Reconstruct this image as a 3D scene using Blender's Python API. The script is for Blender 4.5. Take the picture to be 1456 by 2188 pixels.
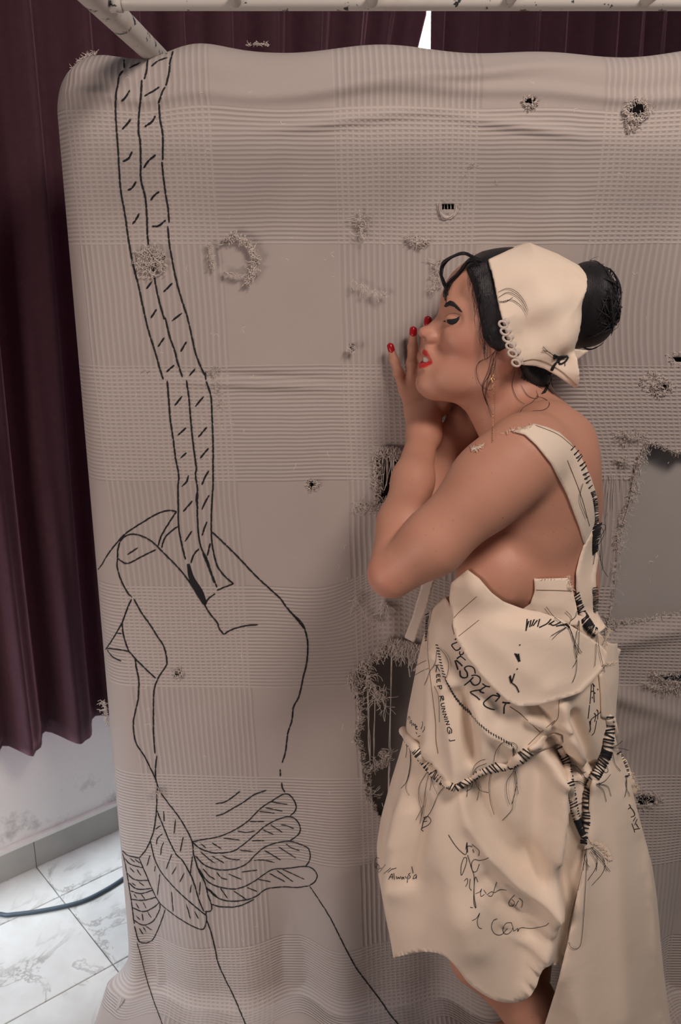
import bpy, math, random
import numpy as np
from mathutils import Vector
from mathutils.bvhtree import BVHTree
from mathutils.geometry import delaunay_2d_cdt

for o in list(bpy.data.objects):
    bpy.data.objects.remove(o)
SC = bpy.context.scene
COL = SC.collection
RND = random.Random(7)

# ------------------------------------------------------------------ camera
FPX, CX, CY = 1913.0, 728.0, 1094.0
CAMZ = 1.65
PITCH = math.radians(17.2)
CP, SP = math.cos(PITCH), math.sin(PITCH)
cam_d = bpy.data.cameras.new('camera')
cam = bpy.data.objects.new('camera', cam_d)
COL.objects.link(cam)
cam.location = (0, 0, CAMZ)
cam.rotation_euler = (math.pi / 2 - PITCH, 0, 0)
cam_d.sensor_fit = 'VERTICAL'
cam_d.sensor_height = 36.0
cam_d.sensor_width = 24.0
cam_d.lens = FPX / 2188.0 * 36.0
cam_d.clip_start = 0.05
cam_d.dof.use_dof = True
cam_d.dof.focus_distance = 1.42
cam_d.dof.aperture_fstop = 9.0
SC.camera = cam

# ------------------------------------------------------------------ light
world = bpy.data.worlds.new('room_ambient')
SC.world = world
world.use_nodes = True
wb = world.node_tree.nodes['Background']
wb.inputs[0].default_value = (0.80, 0.86, 1.0, 1)
wb.inputs[1].default_value = 0.09


def area_light(name, loc, target, size, power, col, spread=180):
    d = bpy.data.lights.new(name, 'AREA')
    d.shape = 'RECTANGLE'
    d.size, d.size_y = size
    d.energy = power
    d.color = col
    d.spread = math.radians(spread)
    o = bpy.data.objects.new(name, d)
    COL.objects.link(o)
    o.location = loc
    o.rotation_euler = (Vector(target) - Vector(loc)).to_track_quat('-Z', 'Y').to_euler()
    return o


area_light('key_lamp', (0.85, 0.05, 2.9), (0.18, 1.45, 1.0), (0.6, 0.5), 38, (1.0, 0.835, 0.735))
area_light('room_lamp', (-1.55, 0.05, 0.95), (-0.25, 1.6, 0.72), (0.7, 0.8), 16, (1.0, 0.78, 0.68))
area_light('cool_side_fill', (-1.75, 0.75, 1.5), (-1.0, 1.93, 0.08), (0.5, 0.6), 5, (0.72, 0.87, 1.0), 60)  # added cool lamp standing in for daylight on the wall foot and floor
SC.view_settings.view_transform = 'Standard'
SC.view_settings.look = 'None'
SC.view_settings.exposure = -0.1
SC.view_settings.gamma = 1.0
SC.view_settings.use_curve_mapping = False


# ------------------------------------------------------------------ helpers
def ray(px, py):
    u = (np.asarray(px, float) - CX) / FPX
    v = (CY - np.asarray(py, float)) / FPX
    return np.stack([u, CP + v * SP, -SP + v * CP], -1)


def P(px, py, Y):
    """point on the vertical plane at distance Y seen at a pixel"""
    d = ray(px, py)
    t = np.asarray(Y, float) / d[..., 1]
    return d * t[..., None] + np.array([0, 0, CAMZ])


def proj(p):
    p = np.asarray(p, float)
    x, y, z = p[..., 0], p[..., 1], p[..., 2] - CAMZ
    dep = y * CP - z * SP
    up = y * SP + z * CP
    return np.stack([CX + FPX * x / dep, CY - FPX * up / dep], -1)


def T(s, ox, oy, pts):
    return [(ox + x / s, oy + y / s) for x, y in pts]


def make_mesh(name, verts, faces, mat=None, parent=None, smooth=True, uv=None, link=True):
    me = bpy.data.meshes.new(name)
    verts = np.asarray(verts, np.float32)
    if isinstance(faces, np.ndarray) and faces.ndim == 2:
        n, k = faces.shape
        me.vertices.add(len(verts))
        me.vertices.foreach_set('co', verts.ravel())
        me.loops.add(n * k)
        me.loops.foreach_set('vertex_index', faces.astype(np.int32).ravel())
        me.polygons.add(n)
        me.polygons.foreach_set('loop_start', np.arange(0, n * k, k, dtype=np.int32))
        me.update(calc_edges=True)
        me.validate()
    else:
        me.from_pydata([tuple(map(float, v)) for v in verts], [], [tuple(map(int, f)) for f in faces])
        me.update()
    if smooth:
        me.polygons.foreach_set('use_smooth', np.ones(len(me.polygons), bool))
    if uv is not None:
        l = me.uv_layers.new(name='UVMap')
        idx = np.empty(len(me.loops), np.int32)
        me.loops.foreach_get('vertex_index', idx)
        l.data.foreach_set('uv', np.asarray(uv, np.float32)[idx].ravel())
    if mat is not None:
        me.materials.append(mat)
    o = bpy.data.objects.new(name, me)
    if link:
        COL.objects.link(o)
    if parent is not None:
        o.parent = parent
    return o


def tag(o, label=None, cat=None, group=None, kind=None):
    for k, v in (('label', label), ('category', cat), ('group', group), ('kind', kind)):
        if v:
            o[k] = v
    return o


def empty(name, loc=(0, 0, 0)):
    o = bpy.data.objects.new(name, None)
    o.empty_display_size = 0.1
    COL.objects.link(o)
    o.location = loc
    bpy.context.view_layer.update()
    return o


def adopt(child, parent):
    """parent a mesh built in world coordinates without moving it"""
    child.parent = parent
    child.matrix_parent_inverse = parent.matrix_basis.inverted()
    return child


def resample(pts, step):
    pts = np.asarray(pts, float)
    seg = np.linalg.norm(np.diff(pts, axis=0), axis=1)
    L = np.concatenate([[0], np.cumsum(seg)])
    n = max(2, int(L[-1] / step) + 1)
    s = np.linspace(0, L[-1], n)
    return np.stack([np.interp(s, L, pts[:, i]) for i in range(pts.shape[1])], 1)


def smooth_line(pts, n=8):
    """Catmull-Rom through points"""
    p = np.asarray(pts, float)
    if len(p) < 3:
        return resample(p, np.linalg.norm(p[-1] - p[0]) / n + 1e-9)
    q = np.vstack([2 * p[0] - p[1], p, 2 * p[-1] - p[-2]])
    out = []
    for i in range(1, len(q) - 2):
        a, b, c, d = q[i - 1], q[i], q[i + 1], q[i + 2]
        for t in np.linspace(0, 1, n, endpoint=False):
            out.append(0.5 * (2 * b + (c - a) * t + (2 * a - 5 * b + 4 * c - d) * t * t + (3 * b - a - 3 * c + d) * t ** 3))
    out.append(p[-1])
    return np.array(out)


class Tubes:
    """collects tubes into one mesh"""
    def __init__(self):
        self.v, self.f, self.n = [], [], 0

    def add(self, pts, r, sides=5, closed=False):
        p = np.asarray(pts, float)
        m = len(p)
        if m < 2:
            return
        r = np.broadcast_to(np.asarray(r, float), (m,))
        if closed:
            tan = np.roll(p, -1, 0) - np.roll(p, 1, 0)
        else:
            tan = np.gradient(p, axis=0)
        tan /= np.linalg.norm(tan, axis=1)[:, None] + 1e-12
        ref = np.array([0, 0, 1.0]) if abs(tan[0][2]) < 0.9 else np.array([1.0, 0, 0])
        nrm = np.zeros_like(p)
        nv = ref - tan[0] * ref.dot(tan[0])
        for i in range(m):
            nv = nv - tan[i] * nv.dot(tan[i])
            l = np.linalg.norm(nv)
            if l < 1e-6:
                nv = np.cross(tan[i], [0.3, 0.5, 0.8])
                l = np.linalg.norm(nv)
            nv = nv / l
            nrm[i] = nv
        bi = np.cross(tan, nrm)
        a = np.arange(sides) * 2 * np.pi / sides
        ring = (p[:, None, :] + r[:, None, None] * (np.cos(a)[None, :, None] * nrm[:, None, :] + np.sin(a)[None, :, None] * bi[:, None, :]))
        self.v.append(ring.reshape(-1, 3))
        rows = m if closed else m - 1
        for i in range(rows):
            i2 = (i + 1) % m
            for j in range(sides):
                j2 = (j + 1) % sides
                self.f.append((self.n + i * sides + j, self.n + i * sides + j2, self.n + i2 * sides + j2, self.n + i2 * sides + j))
        if not closed:
            self.f.append(tuple(self.n + j for j in reversed(range(sides))))
            self.f.append(tuple(self.n + (m - 1) * sides + j for j in range(sides)))
        self.n += m * sides

    def build(self, name, mat, parent=None, kind=None):
        o = make_mesh(name, np.vstack(self.v), self.f, mat, None)
        if parent is not None:
            adopt(o, parent)
        if kind:
            o['kind'] = kind
        return o


def in_poly(px, py, poly):
    px, py = np.asarray(px), np.asarray(py)
    r = np.zeros(px.shape, bool)
    n = len(poly)
    for i in range(n):
        x0, y0 = poly[i]
        x1, y1 = poly[(i + 1) % n]
        if y0 == y1:
            continue
        c = (py < y0) != (py < y1)
        r ^= c & (px < (x1 - x0) * (py - y0) / (y1 - y0) + x0)
    return r


def line_dist(px, py, line):
    d = np.full(np.shape(px), 1e9)
    for (x0, y0), (x1, y1) in zip(line[:-1], line[1:]):
        dx, dy = x1 - x0, y1 - y0
        t = np.clip(((px - x0) * dx + (py - y0) * dy) / (dx * dx + dy * dy + 1e-12), 0, 1)
        d = np.minimum(d, np.hypot(px - x0 - t * dx, py - y0 - t * dy))
    return d


def poly_sdf(px, py, poly):
    pl = list(poly) + [poly[0]]
    d = line_dist(px, py, pl)
    return np.where(in_poly(px, py, poly), -d, d)


def bvh_of(objs):
    vs, fs, n = [], [], 0
    for o in objs:
        me = o.data
        co = np.empty(len(me.vertices) * 3, np.float32)
        me.vertices.foreach_get('co', co)
        vs.append(co.reshape(-1, 3))
        for p in me.polygons:
            fs.append([n + i for i in p.vertices])
        n += len(me.vertices)
    return BVHTree.FromPolygons(np.vstack(vs).tolist(), fs)


ORG = Vector((0, 0, CAMZ))


def hits(bvh, pts, off=0.001, fallbackY=None):
    """pixel points dropped along the line of sight onto a surface; misses take the neighbour's distance"""
    out, ts = [], []
    D = ray([p[0] for p in pts], [p[1] for p in pts])
    for d in D:
        l = float(np.linalg.norm(d))
        h = bvh.ray_cast(ORG, Vector(d / l))
        ts.append((h[3] / l) if h[0] is not None else np.nan)
    ts = np.array(ts)
    bad = np.isnan(ts)
    if bad.all():
        ts = (fallbackY or 1.5) / D[:, 1]
    elif bad.any():
        good = np.where(~bad)[0]
        pp = np.asarray(pts)
        for i in np.where(bad)[0]:
            j = good[np.argmin(((pp[good] - pp[i]) ** 2).sum(1))]
            ts[i] = ts[j] * D[j, 1] / D[i, 1]
    o = D * ts[:, None]
    n = D / np.linalg.norm(D, axis=1)[:, None]
    return o - n * np.asarray(off).reshape(-1, 1) + np.array([0, 0, CAMZ])


# ------------------------------------------------------------------ materials
class NT:
    def __init__(self, name):
        self.m = bpy.data.materials.new(name)
        self.m.use_nodes = True
        self.t = self.m.node_tree
        self.b = self.t.nodes['Principled BSDF']

    def n(self, typ, **kw):
        nd = self.t.nodes.new(typ)
        for k, v in kw.items():
            if k.startswith('i_'):
                key = k[2:]
                key = int(key) if key.isdigit() else key.replace('_', ' ')
                if isinstance(v, bpy.types.NodeSocket):
                    self.t.links.new(v, nd.inputs[key])
                else:
                    nd.inputs[key].default_value = v
            else:
                setattr(nd, k, v)
        return nd

    def math(self, op, a, b=0.0, c=None):
        nd = self.t.nodes.new('ShaderNodeMath')
        nd.operation = op
        for i, v in enumerate((a, b, c)):
            if v is None:
                continue
            if isinstance(v, bpy.types.NodeSocket):
                self.t.links.new(v, nd.inputs[i])
            else:
                nd.inputs[i].default_value = v
        return nd.outputs[0]

    def mix(self, fac, a, b):
        nd = self.t.nodes.new('ShaderNodeMix')
        nd.data_type = 'RGBA'
        for i, v in ((0, fac), (6, a), (7, b)):
            if isinstance(v, bpy.types.NodeSocket):
                self.t.links.new(v, nd.inputs[i])
            else:
                nd.inputs[i].default_value = v if i == 0 else (*v, 1) if len(v) == 3 else v
        return nd.outputs[2]

    def ramp(self, fac, stops):
        nd = self.t.nodes.new('ShaderNodeValToRGB')
        self.t.links.new(fac, nd.inputs[0])
        el = nd.color_ramp.elements
        while len(el) < len(stops):
            el.new(0.5)
        for e, (p, c) in zip(el, stops):
            e.position = p
            e.color = (*c, 1) if not isinstance(c, (int, float)) else (c, c, c, 1)
        return nd.outputs[0]

    def set(self, **kw):
        for k, v in kw.items():
            k = k.replace('_', ' ')
            if isinstance(v, bpy.types.NodeSocket):
                self.t.links.new(v, self.b.inputs[k])
            else:
                self.b.inputs[k].default_value = (*v, 1) if isinstance(v, tuple) and len(v) == 3 and self.b.inputs[k].type == 'RGBA' else v
        return self

    def bump(self, h, strength=0.5, dist=0.002):
        nd = self.n('ShaderNodeBump', i_Strength=strength, i_Distance=dist, i_Height=h)
        self.t.links.new(nd.outputs[0], self.b.inputs['Normal'])
        return self

    def obj(self):
        return self.n('ShaderNodeTexCoord').outputs['Object']

    def noise(self, scale, detail=4, vec=None, rough=0.55, dist=0.0):
        nd = self.n('ShaderNodeTexNoise', i_Scale=scale, i_Detail=detail, i_Roughness=rough, i_Distortion=dist)
        self.t.links.new(vec if vec is not None else self.obj(), nd.inputs['Vector'])
        return nd.outputs[0]


def simple_mat(name, col, rough=0.8, var=0.12, scale=40, bump=0.0, bscale=300, **kw):
    m = NT(name)
    n = m.noise(scale)
    dark = tuple(c * (1 - var) for c in col)
    light = tuple(min(1, c * (1 + var)) for c in col)
    m.set(Base_Color=m.mix(n, dark, light), Roughness=rough)
    m.set(**kw)
    if bump:
        m.bump(m.noise(bscale), bump, 0.001)
    return m.m
# ------------------------------------------------------------------ room: floor, diagonal wall with window, curtain
WA = np.array([-0.911, 1.995])                 # a point at the foot of the wall
WD = np.array([0.7606, 0.6492])                # along the wall, to the right and away
WN = np.array([0.6492, -0.7606])               # out of the wall into the room


def W(s, d, z):
    p = WA + WD * s + WN * d
    return (p[0], p[1], z)


def wbox(s0, s1, d0, d1, z0, z1):
    v = [W(s, d, z) for s in (s0, s1) for d in (d0, d1) for z in (z0, z1)]
    f = [(0, 1, 3, 2), (4, 6, 7, 5), (0, 4, 5, 1), (2, 3, 7, 6), (0, 2, 6, 4), (1, 5, 7, 3)]
    return v, f


def merge(parts):
    V, F = [], []
    for v, f in parts:
        n = len(V)
        V += list(v)
        F += [tuple(n + i for i in q) for q in f]
    return V, F


# plaster
m = NT('white_plaster')
sc = m.noise(9, 8, rough=0.7)
sep = m.n('ShaderNodeSeparateXYZ', i_0=m.obj())
low = m.n('ShaderNodeMapRange', i_0=sep.outputs[2], i_1=0.12, i_2=0.32, i_3=1.0, i_4=0.0).outputs[0]
spots = m.ramp(m.math('MULTIPLY', sc, m.math('ADD', 0.55, m.math('MULTIPLY', low, 0.45))), [(0.50, 0.0), (0.60, 1.0)])
m.set(Base_Color=m.mix(m.math('MULTIPLY', spots, 0.55), (0.78, 0.79, 0.80), (0.30, 0.29, 0.29)), Roughness=0.9)
m.bump(m.noise(160, 6), 0.35, 0.002)
M_PLASTER = m.m

# marble
m = NT('veined_marble')
v0 = m.noise(5.0, 9, rough=0.62, dist=1.2)
vein = m.ramp(m.math('ABSOLUTE', m.math('SUBTRACT', v0, 0.5)), [(0.0, 1.0), (0.030, 0.0)])
v1 = m.noise(3.1, 3)
cloud = m.ramp(m.noise(14, 6), [(0.35, 0.0), (0.75, 1.0)])
gate = m.ramp(v1, [(0.40, 0.0), (0.56, 1.0)])
base = m.mix(cloud, (0.60, 0.60, 0.58), (0.50, 0.49, 0.46))
rnd = m.n('ShaderNodeObjectInfo').outputs['Random']
base = m.mix(m.math('MULTIPLY', rnd, 0.35), base, (0.50, 0.49, 0.47))
m.set(Base_Color=m.mix(m.math('MULTIPLY', m.math('MULTIPLY', vein, gate), 0.7), base, (0.20, 0.18, 0.16)), Roughness=0.28)
M_MARBLE = m.m
M_GROUT = simple_mat('grey_grout', (0.20, 0.20, 0.19), 0.95)
M_SKIRT = simple_mat('grey_stone_skirting', (0.36, 0.36, 0.34), 0.45, 0.3, 7)
M_PAINTWHITE = simple_mat('white_gloss_paint', (0.72, 0.72, 0.71), 0.5)

# floor
fl = make_mesh('floor', [(-3.2, -1.5, -0.004), (5.2, -1.5, -0.004), (5.2, 6.6, -0.004), (-3.2, 6.6, -0.004)], [(0, 1, 2, 3)], M_GROUT, smooth=False)
tag(fl, kind='structure')
TS = 0.30
S0 = float(np.dot(np.array([-0.842, 2.063]) - WA, WD))


def tile_mesh(sx, sd):
    g, h, b = 0.0012, 0.0045, 0.0012
    v = []
    for z, i in ((-0.004, g), (h - 0.004 - b, g), (h - 0.004, g + b)):
        for s, d in ((i, i), (sx - i, i), (sx - i, sd - i), (i, sd - i)):
            q = WD * s + WN * d
            v.append((q[0], q[1], z))
    f = [(8, 9, 10, 11)]
    for r in (0, 4):
        for i in range(4):
            f.append((r + i, r + (i + 1) % 4, r + 4 + (i + 1) % 4, r + 4 + i))
    return [tuple(x) for x in v], [tuple(reversed(q)) for q in f]


v, f = tile_mesh(TS, TS)
t0 = make_mesh('floor_tile', v, f, M_MARBLE, smooth=False, link=False)
v, f = tile_mesh(TS, 0.16)
t1 = make_mesh('floor_tile', v, f, M_MARBLE, smooth=False, link=False)
for i in range(-3, 4):
    for j in range(0, 4):
        src = t1 if j == 0 else t0
        d = 0.0 if j == 0 else 0.16 + (j - 1) * TS
        p = WA + WD * (S0 + i * TS) + WN * d
        if p[0] > 0.1 or p[0] < -1.9 or p[1] < 0.9:
            continue
        c = src.copy()
        COL.objects.link(c)
        c.location = (p[0], p[1], 0)
        c.parent = fl

# wall with window opening
WS0, WS1, WZ0, WZ1 = -0.55, 3.3, 0.45, 2.62
parts = [wbox(-2.0, 6.5, -0.12, 0, 0, WZ0), wbox(-2.0, 6.5, -0.12, 0, WZ1, 3.1), wbox(-2.0, WS0, -0.12, 0, WZ0, WZ1), wbox(WS1, 6.5, -0.12, 0, WZ0, WZ1)]
v, f = merge(parts)
tag(make_mesh('wall_back', v, f, M_PLASTER, smooth=False), kind='structure')
bb = empty('baseboard_back', W(0, 0, 0))
tag(bb, kind='structure')
for i in range(-4, 6):
    v, f = wbox(S0 + i * TS + 0.001, S0 + (i + 1) * TS - 0.001, 0.0005, 0.011, 0.0015, 0.082)
    adopt(make_mesh('skirting_tile', v, f, M_SKIRT, smooth=False), bb)
v, f = wbox(-2, 6.5, 0.0005, 0.013, 0.0828, 0.094)
adopt(make_mesh('skirting_cap', v, f, M_PAINTWHITE, smooth=False), bb)
# window: frame, mullions, daylight behind the glass
wn = empty('window_1', W(0, -0.06, WZ0))
tag(wn, kind='structure')
m = NT('daylit_glass')
m.set(Base_Color=(0.8, 0.85, 0.9), Roughness=0.2, Emission_Color=(0.86, 0.93, 1.0), Emission_Strength=13.0)
v, f = wbox(WS0, WS1, -0.075, -0.068, WZ0, WZ1)
adopt(make_mesh('pane', v, f, m.m, smooth=False), wn)
M_FRAME = simple_mat('window_frame_paint', (0.7, 0.7, 0.68), 0.5)
for s in (WS0, 0.42, 1.0, 1.9, 2.6, WS1 - 0.05):
    v, f = wbox(s, s + 0.05, -0.068, -0.02, WZ0, WZ1)
    adopt(make_mesh('mullion', v, f, M_FRAME, smooth=False), wn)
for z in (WZ0, WZ1 - 0.05):
    v, f = wbox(WS0, WS1, -0.0675, -0.021, z, z + 0.05)
    adopt(make_mesh('frame_rail', v, f, M_FRAME, smooth=False), wn)

# curtain: pleated velvet
m = NT('plum_velvet')
n1 = m.noise(55, 6, rough=0.7)
n2 = m.noise(6, 3)
cc = m.mix(n1, (0.034, 0.011, 0.019), (0.085, 0.030, 0.046))
m.set(Base_Color=cc, Roughness=0.85, Sheen_Weight=0.7, Sheen_Roughness=0.4, Sheen_Tint=(0.75, 0.40, 0.48, 1))
tr = m.n('ShaderNodeBsdfTranslucent', i_Color=(0.30, 0.06, 0.12, 1))
ad = m.n('ShaderNodeMixShader', i_0=0.07)
m.t.links.new(m.b.outputs[0], ad.inputs[1])
m.t.links.new(tr.outputs[0], ad.inputs[2])
m.t.links.new(ad.outputs[0], m.t.nodes['Material Output'].inputs[0])
m.bump(n1, 0.5, 0.003)
M_CURT = m.m


def curtain(name, s0, s1, seed, hem, label, gap=None, near=0.0):
    rr = np.random.RandomState(seed)
    ns, nz = int((s1 - s0) / 0.0095), 52
    s = np.linspace(s0, s1, ns)
    ph = np.cumsum(0.7 + 0.6 * np.interp(s, np.linspace(s0, s1, 30), rr.rand(30))) * 0.0095 * 2 * math.pi / 0.125
    am = 0.026 + 0.024 * np.interp(s, np.linspace(s0, s1, 25), rr.rand(25))
    zs = np.linspace(hem, 2.74, nz)
    V = []
    for k, z in enumerate(zs):
        q = (z - hem) / (2.74 - hem)
        head = np.clip((q - 0.90) / 0.1, 0, 1)
        wave = np.sin(ph + 0.5 * np.sin(z * 2 + s * 3)) + 0.35 * np.sin(2.1 * ph + 1 + q * 1.5)
        d = 0.115 + near + am * wave * (1 - 0.25 * q)
        pin = np.clip(np.cos(ph * 0.5), 0, 1) ** 6
        d = d * (1 - 0.30 * head) + 0.05 * head * pin
        zz = z + (0.010 * np.sin(ph * 0.5 + 1) + 0.008 * np.sin(ph + 2) if k == 0 else 0.0)
        ss = s.copy()
        if gap:
            w = gap[2] * np.clip((gap[1] - z) / (gap[1] - 1.2), 0, 1)
            ss = np.where(s <= gap[0] + 1e-9, s - w * np.exp(-(gap[0] - s) / 0.25), s)
        xy = WA[None] + WD[None] * ss[:, None] + WN[None] * d[:, None]
        V.append(np.column_stack([xy, np.full(ns, 1.0) * zz]))
    V = np.vstack(V)
    i, j = np.meshgrid(np.arange(nz - 1), np.arange(ns - 1), indexing='ij')
    a = (i * ns + j).ravel()
    F = np.stack([a, a + 1, a + ns + 1, a + ns], 1)
    o = make_mesh(name, V, F, M_CURT)
    md = o.modifiers.new('thickness', 'SOLIDIFY')
    md.thickness = 0.003
    tag(o, label, 'curtain', 'plum velvet curtains')
    return o


SGAP = 1.408
curtain('curtain', -1.2, SGAP, 5, 0.42, 'dark plum velvet curtain hanging to just above the marble floor beside the blanket', gap=(SGAP, 2.25, 0.34))
curtain('curtain', SGAP + 0.006, 5.2, 9, 0.42, 'plum velvet curtain to the right of the bright triangular gap of daylight')
rod = Tubes()
rod.add([W(-1.9, 0.115, 2.765), W(5.4, 0.115, 2.765)], 0.012, 10)
o = rod.build('curtain_rod', M_PAINTWHITE)
tag(o, 'white curtain rod above the plum velvet curtains', 'curtain rod')
# ------------------------------------------------------------------ bed stood on end: frame, mattress, blanket
D0 = 1.60
m = NT('chipped_white_enamel')
ch = m.ramp(m.noise(38, 5, rough=0.62), [(0.615, 0.0), (0.63, 1.0)])
ru = m.ramp(m.noise(9, 5), [(0.60, 0.0), (0.75, 1.0)])
bc = m.mix(m.math('MULTIPLY', ru, 0.5), (0.60, 0.575, 0.54), (0.40, 0.31, 0.23))
m.set(Base_Color=m.mix(ch, bc, (0.035, 0.045, 0.045)), Roughness=0.42)
m.bump(m.math('SUBTRACT', 1.0, ch), 0.4, 0.001)
M_ENAMEL = m.m

bed = empty('bed_frame', (0.2, 1.88, 0))
tag(bed, 'white chipped enamel metal bed frame stood upright on end behind the blanket', 'bed frame')
ZP = 1.945
YR = 1.325


def part_tube(name, pts, r, sides=20, mat=M_ENAMEL, parent=bed):
    t = Tubes()
    t.add(resample(pts, 0.05), r, sides)
    return t.build(name, mat, parent)


XL, XR = -0.318, 0.98
for x in (XL, XR):
    part_tube('headboard_post', [(x, 0.80, ZP), (x, 1.90, ZP)], 0.0185)
    part_tube('side_rail', [(x, 1.885, 0.0), (x, 1.885, ZP)], 0.0185)
part_tube('headboard_rail', [(XL, YR, ZP), (XR, YR, ZP)], 0.0125)
part_tube('headboard_rail', [(XL, 0.84, ZP), (XR, 0.84, ZP)], 0.0125)
for x in (XL + 0.022, XR - 0.022):
    part_tube('collar', [(x - 0.008, YR, ZP), (x + 0.008, YR, ZP)], 0.0148)
for k in range(7):
    x = -0.137 + 0.1785 * k
    part_tube('headboard_bar', [(x, 0.84, ZP - 0.003), (x, YR - 0.004, ZP - 0.003)], 0.0075, 14)
for z in (0.35, 0.9, 1.5):
    part_tube('cross_bar', [(XL, 1.885, z), (XR, 1.885, z)], 0.012)

# mattress in a grey sheet
M_SHEET = simple_mat('grey_cotton_sheet', (0.43, 0.40, 0.385), 0.9, 0.06, 18, 0.25, 700)


def rounded_box(x0, x1, y0, y1, z0, z1, r, nx=24, nz=60):
    us = np.concatenate([np.linspace(0, 1, nx)])
    V, F = [], []
    # rings along z, superellipse cross-section in XY
    zs = np.concatenate([z0 + r - r * np.cos(np.linspace(0, math.pi / 2, 6)), np.linspace(z0 + r, z1 - r, nz)[1:-1], z1 - r + r * np.sin(np.linspace(0, math.pi / 2, 6))])
    ins = np.concatenate([r - r * np.sin(np.linspace(0, math.pi / 2, 6)), np.zeros(nz - 2), r - r * np.cos(np.linspace(0, math.pi / 2, 6))])
    for z, i in zip(zs, ins):
        X0, X1, Y0, Y1 = x0 + i, x1 - i, y0 + i, y1 - i
        ring = []
        rr = r
        for cx, cy, a0 in ((X1 - rr, Y0 + rr, -90), (X1 - rr, Y1 - rr, 0), (X0 + rr, Y1 - rr, 90), (X0 + rr, Y0 + rr, 180)):
            for a in np.radians(np.linspace(a0, a0 + 90, 7)):
                ring.append((cx + rr * math.cos(a), cy + rr * math.sin(a), z))
        for x in np.linspace(X0 + rr, X1 - rr, 42)[1:-1]:
            ring.append((x, Y0, z))
        V.append(ring)
    n = len(V[0])
    VV = [p for r_ in V for p in r_]
    for k in range(len(V) - 1):
        for j in range(n):
            F.append((k * n + j, k * n + (j + 1) % n, (k + 1) * n + (j + 1) % n, (k + 1) * n + j))
    F.append(tuple(reversed(range(n))))
    F.append(tuple((len(V) - 1) * n + j for j in range(n)))
    return VV, F


v, f = rounded_box(-0.43, 0.90, 1.628, 1.80, 0.004, 1.90, 0.045)
v = np.array(v)
fr_m = v[:, 1] < 1.66
v[:, 1] += fr_m * (0.10 * np.exp(-(((v[:, 0] - 0.10) / 0.15) ** 4 + ((v[:, 2] - 0.95) / 0.36) ** 4)))  # hollow added behind the left tear so that the opening goes dark
mt = make_mesh('mattress', v, f, M_SHEET)
tag(mt, 'mattress in a plain grey sheet standing upright, showing through the torn blanket', 'mattress')

# ---- blanket surface
U0, U1 = -0.66, 1.00            # arc coordinate across
VZ0, VZ1 = -0.14, 2.10          # arc coordinate up
BX, BR = -0.415, 0.066          # where the left side starts to turn, turn radius
TZ, TR = 1.895, 0.044
BZ, BR2 = 0.034, 0.032


def turn(a, r):
    """arc length a past the bend -> (advance, depth)"""
    q = np.clip(a / r, 0, math.pi / 2)
    adv = r * np.sin(q)
    dep = r * (1 - np.cos(q)) + np.clip(a - r * math.pi / 2, 0, None)
    return adv, dep


def bump2(X, Z, x, z, sx, sz, rot=0.0):
    c, s = math.cos(rot), math.sin(rot)
    dx, dz = X - x, Z - z
    a, b = (dx * c + dz * s) / sx, (-dx * s + dz * c) / sz
    return np.exp(-(a * a + b * b))


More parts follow.
